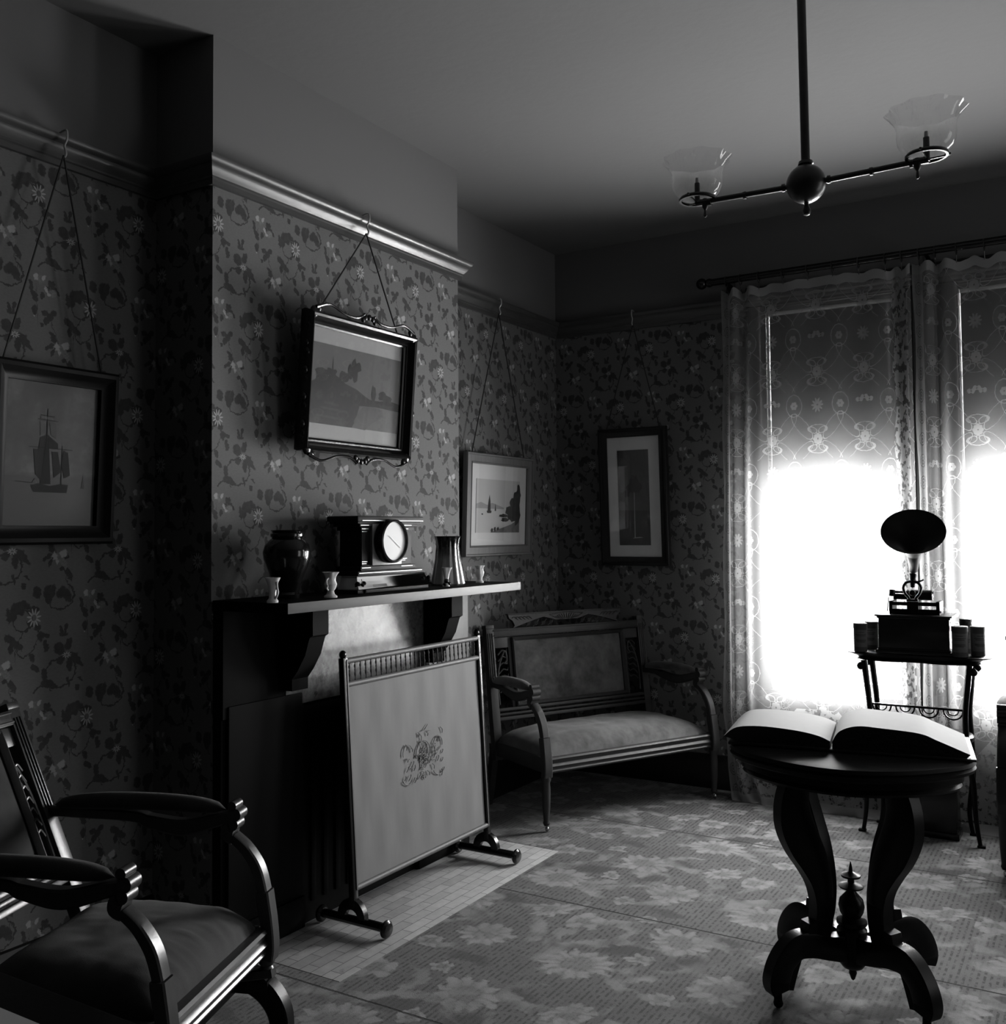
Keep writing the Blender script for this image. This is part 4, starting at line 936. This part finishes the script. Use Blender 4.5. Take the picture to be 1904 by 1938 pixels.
for k in range(4):
    cx = -.15+k*.10; b.tube([(cx+.04*math.cos(a*PI/8), -.07, .596-.04*math.sin(a*PI/8)) for a in range(9)], .004, 6); b.tube([(cx+.022*math.cos(a*PI/8), -.07, .596-.022*math.sin(a*PI/8)) for a in range(9)], .003, 6)
obj('fretwork', b, 'ebony', pt)
TZ = .8395
ph = thing('phonograph', 'black cylinder phonograph with round horn in front of the bright window', 'phonograph', (-.735, 4.85, TZ))
b = B(); hx, hy = .150, .095
b.b2((-hx-.012, -hy-.012, 0), (hx+.012, hy+.012, .016), .005); b.b2((-hx-.004, -hy-.004, .014), (hx+.004, hy+.004, .026), .005); b.b2((-hx, -hy, .02), (hx, hy, .165), .003)
b.b2((-hx-.006, -hy-.006, .158), (hx+.006, hy+.006, .168), .004); b.b2((-hx-.014, -hy-.014, .167), (hx+.014, hy+.014, .176), .004)
obj('case', b, 'black', ph)
b = B(); b.b2((-.105, -.055, .176), (.105, .055, .186), .003)
for x in (-.100, .100): b.b2((x-.008, -.058, .176), (x+.008, .058, .236), .003)
b.b2((-.105, -.058, .215), (.105, -.046, .232), .003); b.b2((-.105, -.058, .180), (.105, -.050, .200), .002); b.b2((-.03, -.062, .18), (.02, -.045, .235), .003); b.b2((-.105, .040, .236), (-.04, .055, .262), .003)
b.tube([(-.1, .048, .27), (.07, .048, .27)], .006, 10); b.tube([(-.11, .035, .25), (-.108, .04, .28)], .014, 10)
for x in (-.118,): b.tube([(x, -.05, .176), (x+.006, -.03, .25)], .002, 6)
b.sphere((.108, -.05, .19), .006, 8); obj('mechanism', b, 'iron', ph)
obj('mandrel', B().tube([(-.045, .048, .258), (.065, .048, .258)], .024, 20), 'black', ph)
b = B()
for s_ in (-1, 1): b.tube([(-.01+s_*.004, -.03, .325), (-.01+s_*.026, -.03, .318), (-.01+s_*.038, -.03, .295), (-.01+s_*.030, -.03, .268), (-.01+s_*.016, -.03, .250), (-.01+s_*.018, -.03, .232)], .0065, 8, 5)
b.tube([(.01, -.03, .322), (.03, -.03, .328), (.04, -.03, .334)], .004, 8, 4); b.sphere((-.01, -.03, .272), .014, 14, (1, .5, 1)); b.box((-.01, -.03, .238), (.05, .02, .012), None, .003)
obj('reproducer', b, 'iron', ph)
# horn: mouth at camera side
hm = Vector((.028, -.215, .552)); hn = Vector((.10, -.70, .66)).normalized(); neck = Vector((-.008, -.03, .30))
Tm = Matrix.Translation(hm) @ hn.to_track_quat('Z', 'Y').to_matrix().to_4x4()
pts = []; rs = []
b = B(); prof = [(.132, .0), (.134, .003), (.128, .0), (.112, -.018), (.088, -.040), (.066, -.066), (.048, -.10), (.036, -.135)]
R = []
for r, z in prof: R.append([b.V(Tm @ Vector((r*math.cos(2*PI*i/48), r*math.sin(2*PI*i/48), z))) for i in range(48)])
P0 = Tm @ Vector((0, 0, -.135)); ctr = [P0, Tm @ Vector((0, 0, -.18)), neck+Vector((.0, .03, .07)), neck]
cc = catmull(ctr, 6)
for i, p in enumerate(cc[1:], 1):
    d = (cc[min(i+1, len(cc)-1)]-cc[i-1]).normalized(); Q = d.to_track_quat('-Z', 'Y').to_matrix().to_4x4(); q_ = hn.to_track_quat('Z', 'Y').to_matrix().to_4x4()
    t_ = i/(len(cc)-1); rr = .036*(1-t_)+.009*t_; Rm = q_.to_quaternion().slerp((-d).to_track_quat('Z', 'Y'), 1.0).to_matrix().to_4x4()
    ring = [b.V(p+Rm @ Vector((rr*math.cos(2*PI*k/48), rr*math.sin(2*PI*k/48), 0))) for k in range(48)]; R.append(ring)
b.rings(R, cap=False)
bmesh.ops.solidify(b.bm, geom=b.bm.faces[:], thickness=.0012)
obj('horn', b, plain('horn_black', .004, .6, .12), ph)
def cylbox(loc, label, h=.130, r=.0295, rot=0, lidm='card'):
    t = thing('cylinder_box', label, 'box', loc, (0, 0, rot), 'phonograph cylinder boxes')
    obj('tube_body', B().lathe([(r-.002, 0), (r, .001), (r, h-.02)], None, 28), 'card', t)
    obj('lid', B().lathe([(r+.0015, h-.024), (r+.0015, h-.001), (r, h), (.002, h)], None, 28), lidm, t)
    b = B(); 
    def lab(u, v): a = -PI/2-1.2+2.4*u; return ((r+.0006)*math.cos(a), (r+.0006)*math.sin(a), .022+v*(h-.052))
    b.grid(lab, 16, 2)
    l = obj('paper_label', b, 'label', t)
    b = B()
    for k, (w_, z_) in enumerate(((.5, .85), (.9, .72), (.7, .64), (.8, .40), (.8, .34), (.6, .28))):
        b.grid(lambda u, v, w_=w_, z_=z_: ((r+.0012)*math.cos(-PI/2-w_+2*w_*u), (r+.0012)*math.sin(-PI/2-w_+2*w_*u), .022+(z_)*(h-.052)+v*.0025), 12, 1)
    obj('printed_lines', b, 'leather', l); return t
cylbox((-.968, 4.775, TZ), 'dark round cylinder box at the front left of the phonograph', rot=.3)
cylbox((-.937, 4.878, TZ), 'round cylinder box half hidden behind the front left one, label showing', rot=-.2)
cylbox((-.545, 4.76, TZ), 'round cylinder box standing closest at the right of the phonograph', r=.033, h=.134)
cylbox((-.48, 4.83, TZ), 'round cylinder box at the outer right, behind the closest one', rot=.5)
cylbox((-.535, 4.915, TZ), 'pale round cylinder box with dark lid rising behind the right-hand boxes', h=.155, r=.027, lidm='leather')
# chest below
ch_ = thing('wooden_chest', 'low black chest standing on the carpet beneath the phonograph table', 'chest', (-.735, 4.905, .0095), (0, 0, 0))
obj('body', B().b2((-.150, -.060, .0), (.150, .060, .225), .004).b2((-.158, -.066, 0), (.158, .066, .03), .004), 'black', ch_)
obj('lid', B().b2((-.156, -.066, .227), (.156, .066, .262), .006), 'black', ch_)

# ------------------------------------------------------------------ near table at lower left
nt = thing('marble_table', 'low dark table with a pale top, cropped by the lower left corner', 'table', (-1.62, .62, 0))
obj('tabletop', B().b2((-.45, -.32, .665), (.50, .338, .70), .006), 'ebony', nt)
obj('marble_inset', B().b2((-.38, -.25, .699), (.43, .262, .7015)), plain('pale_marble', .5, .3, .5, .15, 6), nt)
obj('apron', B().b2((-.40, -.27, .60), (.45, .29, .665), .003), 'ebony', nt)
for sx in (-.36, .41):
    for sy in (-.23, .25): obj('leg', B().lathe([(.012, .0095), (.018, .02), (.014, .05), (.02, .2), (.026, .4), (.02, .5), (.03, .53), (.03, .60)], Matrix.Translation((sx, sy, 0)), 16), 'ebony', nt)

# ------------------------------------------------------------------ gasolier
gs = thing('gasolier', 'two-armed brass gas chandelier hanging from the ceiling on a long rod', 'chandelier', (-.638, 2.60, H))
zb = 2.312-H
obj('rod', B().tube([(-.004, 0, -.002), (0, 0, zb+.045)], .0115, 16).lathe([(.012, zb+.048), (.020, zb+.052), (.018, zb+.060), (.012, zb+.064)], None, 20), 'brass', gs)
obj('ceiling_rose', B().lathe([(.001, -.035), (.02, -.03), (.03, -.015), (.05, -.008), (.055, 0), (.001, 0)], None, 28), 'brass', gs)
obj('ball', B().sphere((0, 0, zb), .051, 36), 'brass', gs)
obj('finial', B().lathe([(.001, zb-.085), (.008, zb-.082), (.011, zb-.072), (.008, zb-.062), (.005, zb-.054), (.008, zb-.048)], None, 16), 'brass', gs)
for s_, L_ in ((-1, .299), (1, .295)):
    b = B(); b.tube([(s_*.045, 0, zb), (s_*(L_-.03), 0, zb+.004)], .0075, 12)
    for q in (.055, .16, L_-.04): b.tube([(s_*q, 0, zb+.001), (s_*(q+.008), 0, zb+.001)], .0105, 12)
    b.tube([(s_*(L_-.03), 0, zb+.004), (s_*(L_+.004), 0, zb+.004)], .009, 10); b.tube([(s_*L_, 0, zb+.0), (s_*L_, 0, zb+.06)], .0075, 10)
    obj('arm', b, 'brass', gs)
    b = B(); b.lathe([(.002, -.04), (.005, -.036), (.003, -.02), (.008, -.012), (.009, .0), (.007, .012)], Matrix.Translation((s_*(L_-.022), 0, zb)), 12); obj('tap', b, 'brass', gs)
    b = B(); T = Matrix.Translation((s_*L_, 0, zb+.010))
    b.lathe([(.044, 0), (.050, 0), (.051, .006), (.048, .010), (.044, .006)], T, 36, cap=False)
    for k in range(3): a = k*2*PI/3+.4; b.tube([T @ Vector((.006*math.cos(a), .006*math.sin(a), -.004)), T @ Vector((.046*math.cos(a), .046*math.sin(a), .002))], .0025, 6); b.sphere(T @ Vector((.054*math.cos(a), .054*math.sin(a), .006)), .004, 8)
    gl = obj('gallery', b, 'brass', gs)
    obj('burner', B().tube([(s_*L_, 0, zb+.05), (s_*L_, 0, zb+.075)], [.006, .004], 10), plain('burner_lava', .4, .6), gl)
    sc = 1.0
    def mod(a, z): return 1+(.055*math.sin(10*a)*max(0, (z-.09)/.05))
    b = B(); pr = [(.040, .0), (.048, .006), (.060, .02), (.068, .04), (.070, .06), (.069, .078), (.072, .095), (.080, .112), (.090, .125), (.094, .130)]
    b.lathe(pr, Matrix.Translation((s_*L_, 0, zb+.015)) @ Matrix.Diagonal((1, 1, .86, 1)), 80, mod, cap=False); bmesh.ops.solidify(b.bm, geom=b.bm.faces[:], thickness=.0015)
    obj('glass_shade', b, 'shadeglass', gs)

# ------------------------------------------------------------------ curtain rod, blinds, lace
RZ, RY = 2.735, 5.055
rd = thing('curtain_rod', 'dark wooden curtain pole with round finial above the windows', 'curtain rod', (-1.75, RY, RZ))
obj('pole', B().tube([(-.0, 0, 0), (3.3, 0, .01)], .019, 16), 'black', rd)
obj('finial', B().sphere((-.055, 0, 0), .030, 20).lathe([(.021, -.012), (.024, 0), (.021, .012)], Matrix.Translation((-.012, 0, 0)) @ Matrix.Rotation(PI/2, 4, 'Y'), 20), 'black', rd)
for x in (.06, 1.06, 2.2): obj('bracket', B().tube([(x, 0, 0), (x, .145, 0)], .010, 10).box((x, .138, 0), (.05, .01, .07), None, .003), 'black', rd)
for (x0, x1), zz in zip(WIN[:2], (1.665, 1.685)):
    bl = thing('roller_blind', 'dark roller blind drawn half down over the %s window behind lace' % ('first' if x0 < -1 else 'second, right-hand'), 'blind', ((x0+x1)/2, YW+.03, WZ1-.03), group='roller blinds behind the lace')
    hw_ = (x1-x0)/2-.004
    obj('roller', B().tube([(-hw_, 0, 0), (hw_, 0, 0)], .018, 16), plain('varnished_roller', .45, .12), bl)
    obj('blind_cloth', B().b2((-hw_, .017, zz-WZ1+.03), (hw_, .0185, .0)).b2((-hw_, .013, zz-WZ1+.03), (hw_, .019, zz-WZ1+.045)), 'blind', bl)
def curtain(name, label, x0, x1, W, seed, left=True):
    t = thing(name, label, 'curtain', ((x0+x1)/2, RY, 0), group='lace curtains at the windows')
    top = 2.690
    def gx(u):                                     # gathered at both sides, drawn flat in the middle
        a, b_ = .16, .10
        if u < .22: return u/.22*a
        if u > .84: return 1-b_+(u-.84)/.16*b_
        return a+(u-.22)/.62*(1-a-b_)
    def A(u): return .030 if u < .2 else (.030*max(0, (.26-u)/.06)+.007 if u < .26 else (.007 if u < .80 else .007+.016*(u-.80)/.2))
    def P(u, v):
        Z = v*top; x = x0+(x1-x0)*gx(u)+((-.035*(1-v)+.07*max(0, (.45-Z)/.45)**1.2)*(1-u)**2 if left else 0)
        ph_ = u*46 if u < .24 else 11.04+(u-.24)*34
        y = RY+.012+A(u)*math.sin(ph_+.6*math.sin(v*3))
        dz = 0
        if v > .9: dz = (-.014*(1-math.cos(2*PI*u*9))*(.55+.45*math.sin(u*7+seed))-.006*noise.noise(Vector((u*30, seed, 0))))*(v-.9)/.1
        if Z < .6:
            k = (.6-Z)/.6; n1 = noise.noise(Vector((x*4+seed, Z*3, 1))); n2 = noise.noise(Vector((x*9+Z*7, Z*6, seed)))
            y += k*k*(-.06+.055*n1+.02*n2); x += k*k*.05*noise.noise(Vector((x*3, Z*3, 9+seed)))
        if Z < .03: y -= (.03-Z)*1.2
        x += .004*math.sin(v*24)*(1 if u < .01 else 0)
        return (x, max(4.995, min(y, YW-.065)), max(.012, Z+dz))
    b = B(); b.grid(P, 190, 120, lambda u, v: (u*W, v*top))
    obj('lace_panel', b, lace_mat('lace_'+name+str(seed), W), t, W=True, smooth=0)
    for f in t.children[0].data.polygons: f.use_smooth = True
    n = 9
    for k in range(n):
        u = (k+.4)/n; p = P(u, 1.0); b = B()
        T = Matrix.Translation((p[0], RY, RZ-.006)) @ Matrix.Rotation(PI/2, 4, 'Y')
        b.tube([T @ Vector((.028*math.cos(a*PI/10), .026*math.sin(a*PI/10), 0)) for a in range(21)], .0025, 6); b.tube([(p[0], RY, RZ-.033), (p[0], RY+.004, RZ-.045), (p[0], p[1], p[2]-.006)], .0018, 6)
        obj('ring', b, 'brass', t, W=True)
    return t
curtain('lace_curtain', 'wide white lace curtain hanging over the first window behind the settee end', -1.70, -.755, 1.36, 1)
curtain('lace_curtain', 'white lace curtain over the second window, cropped at the right', -.745, .16, 1.30, 5, False)
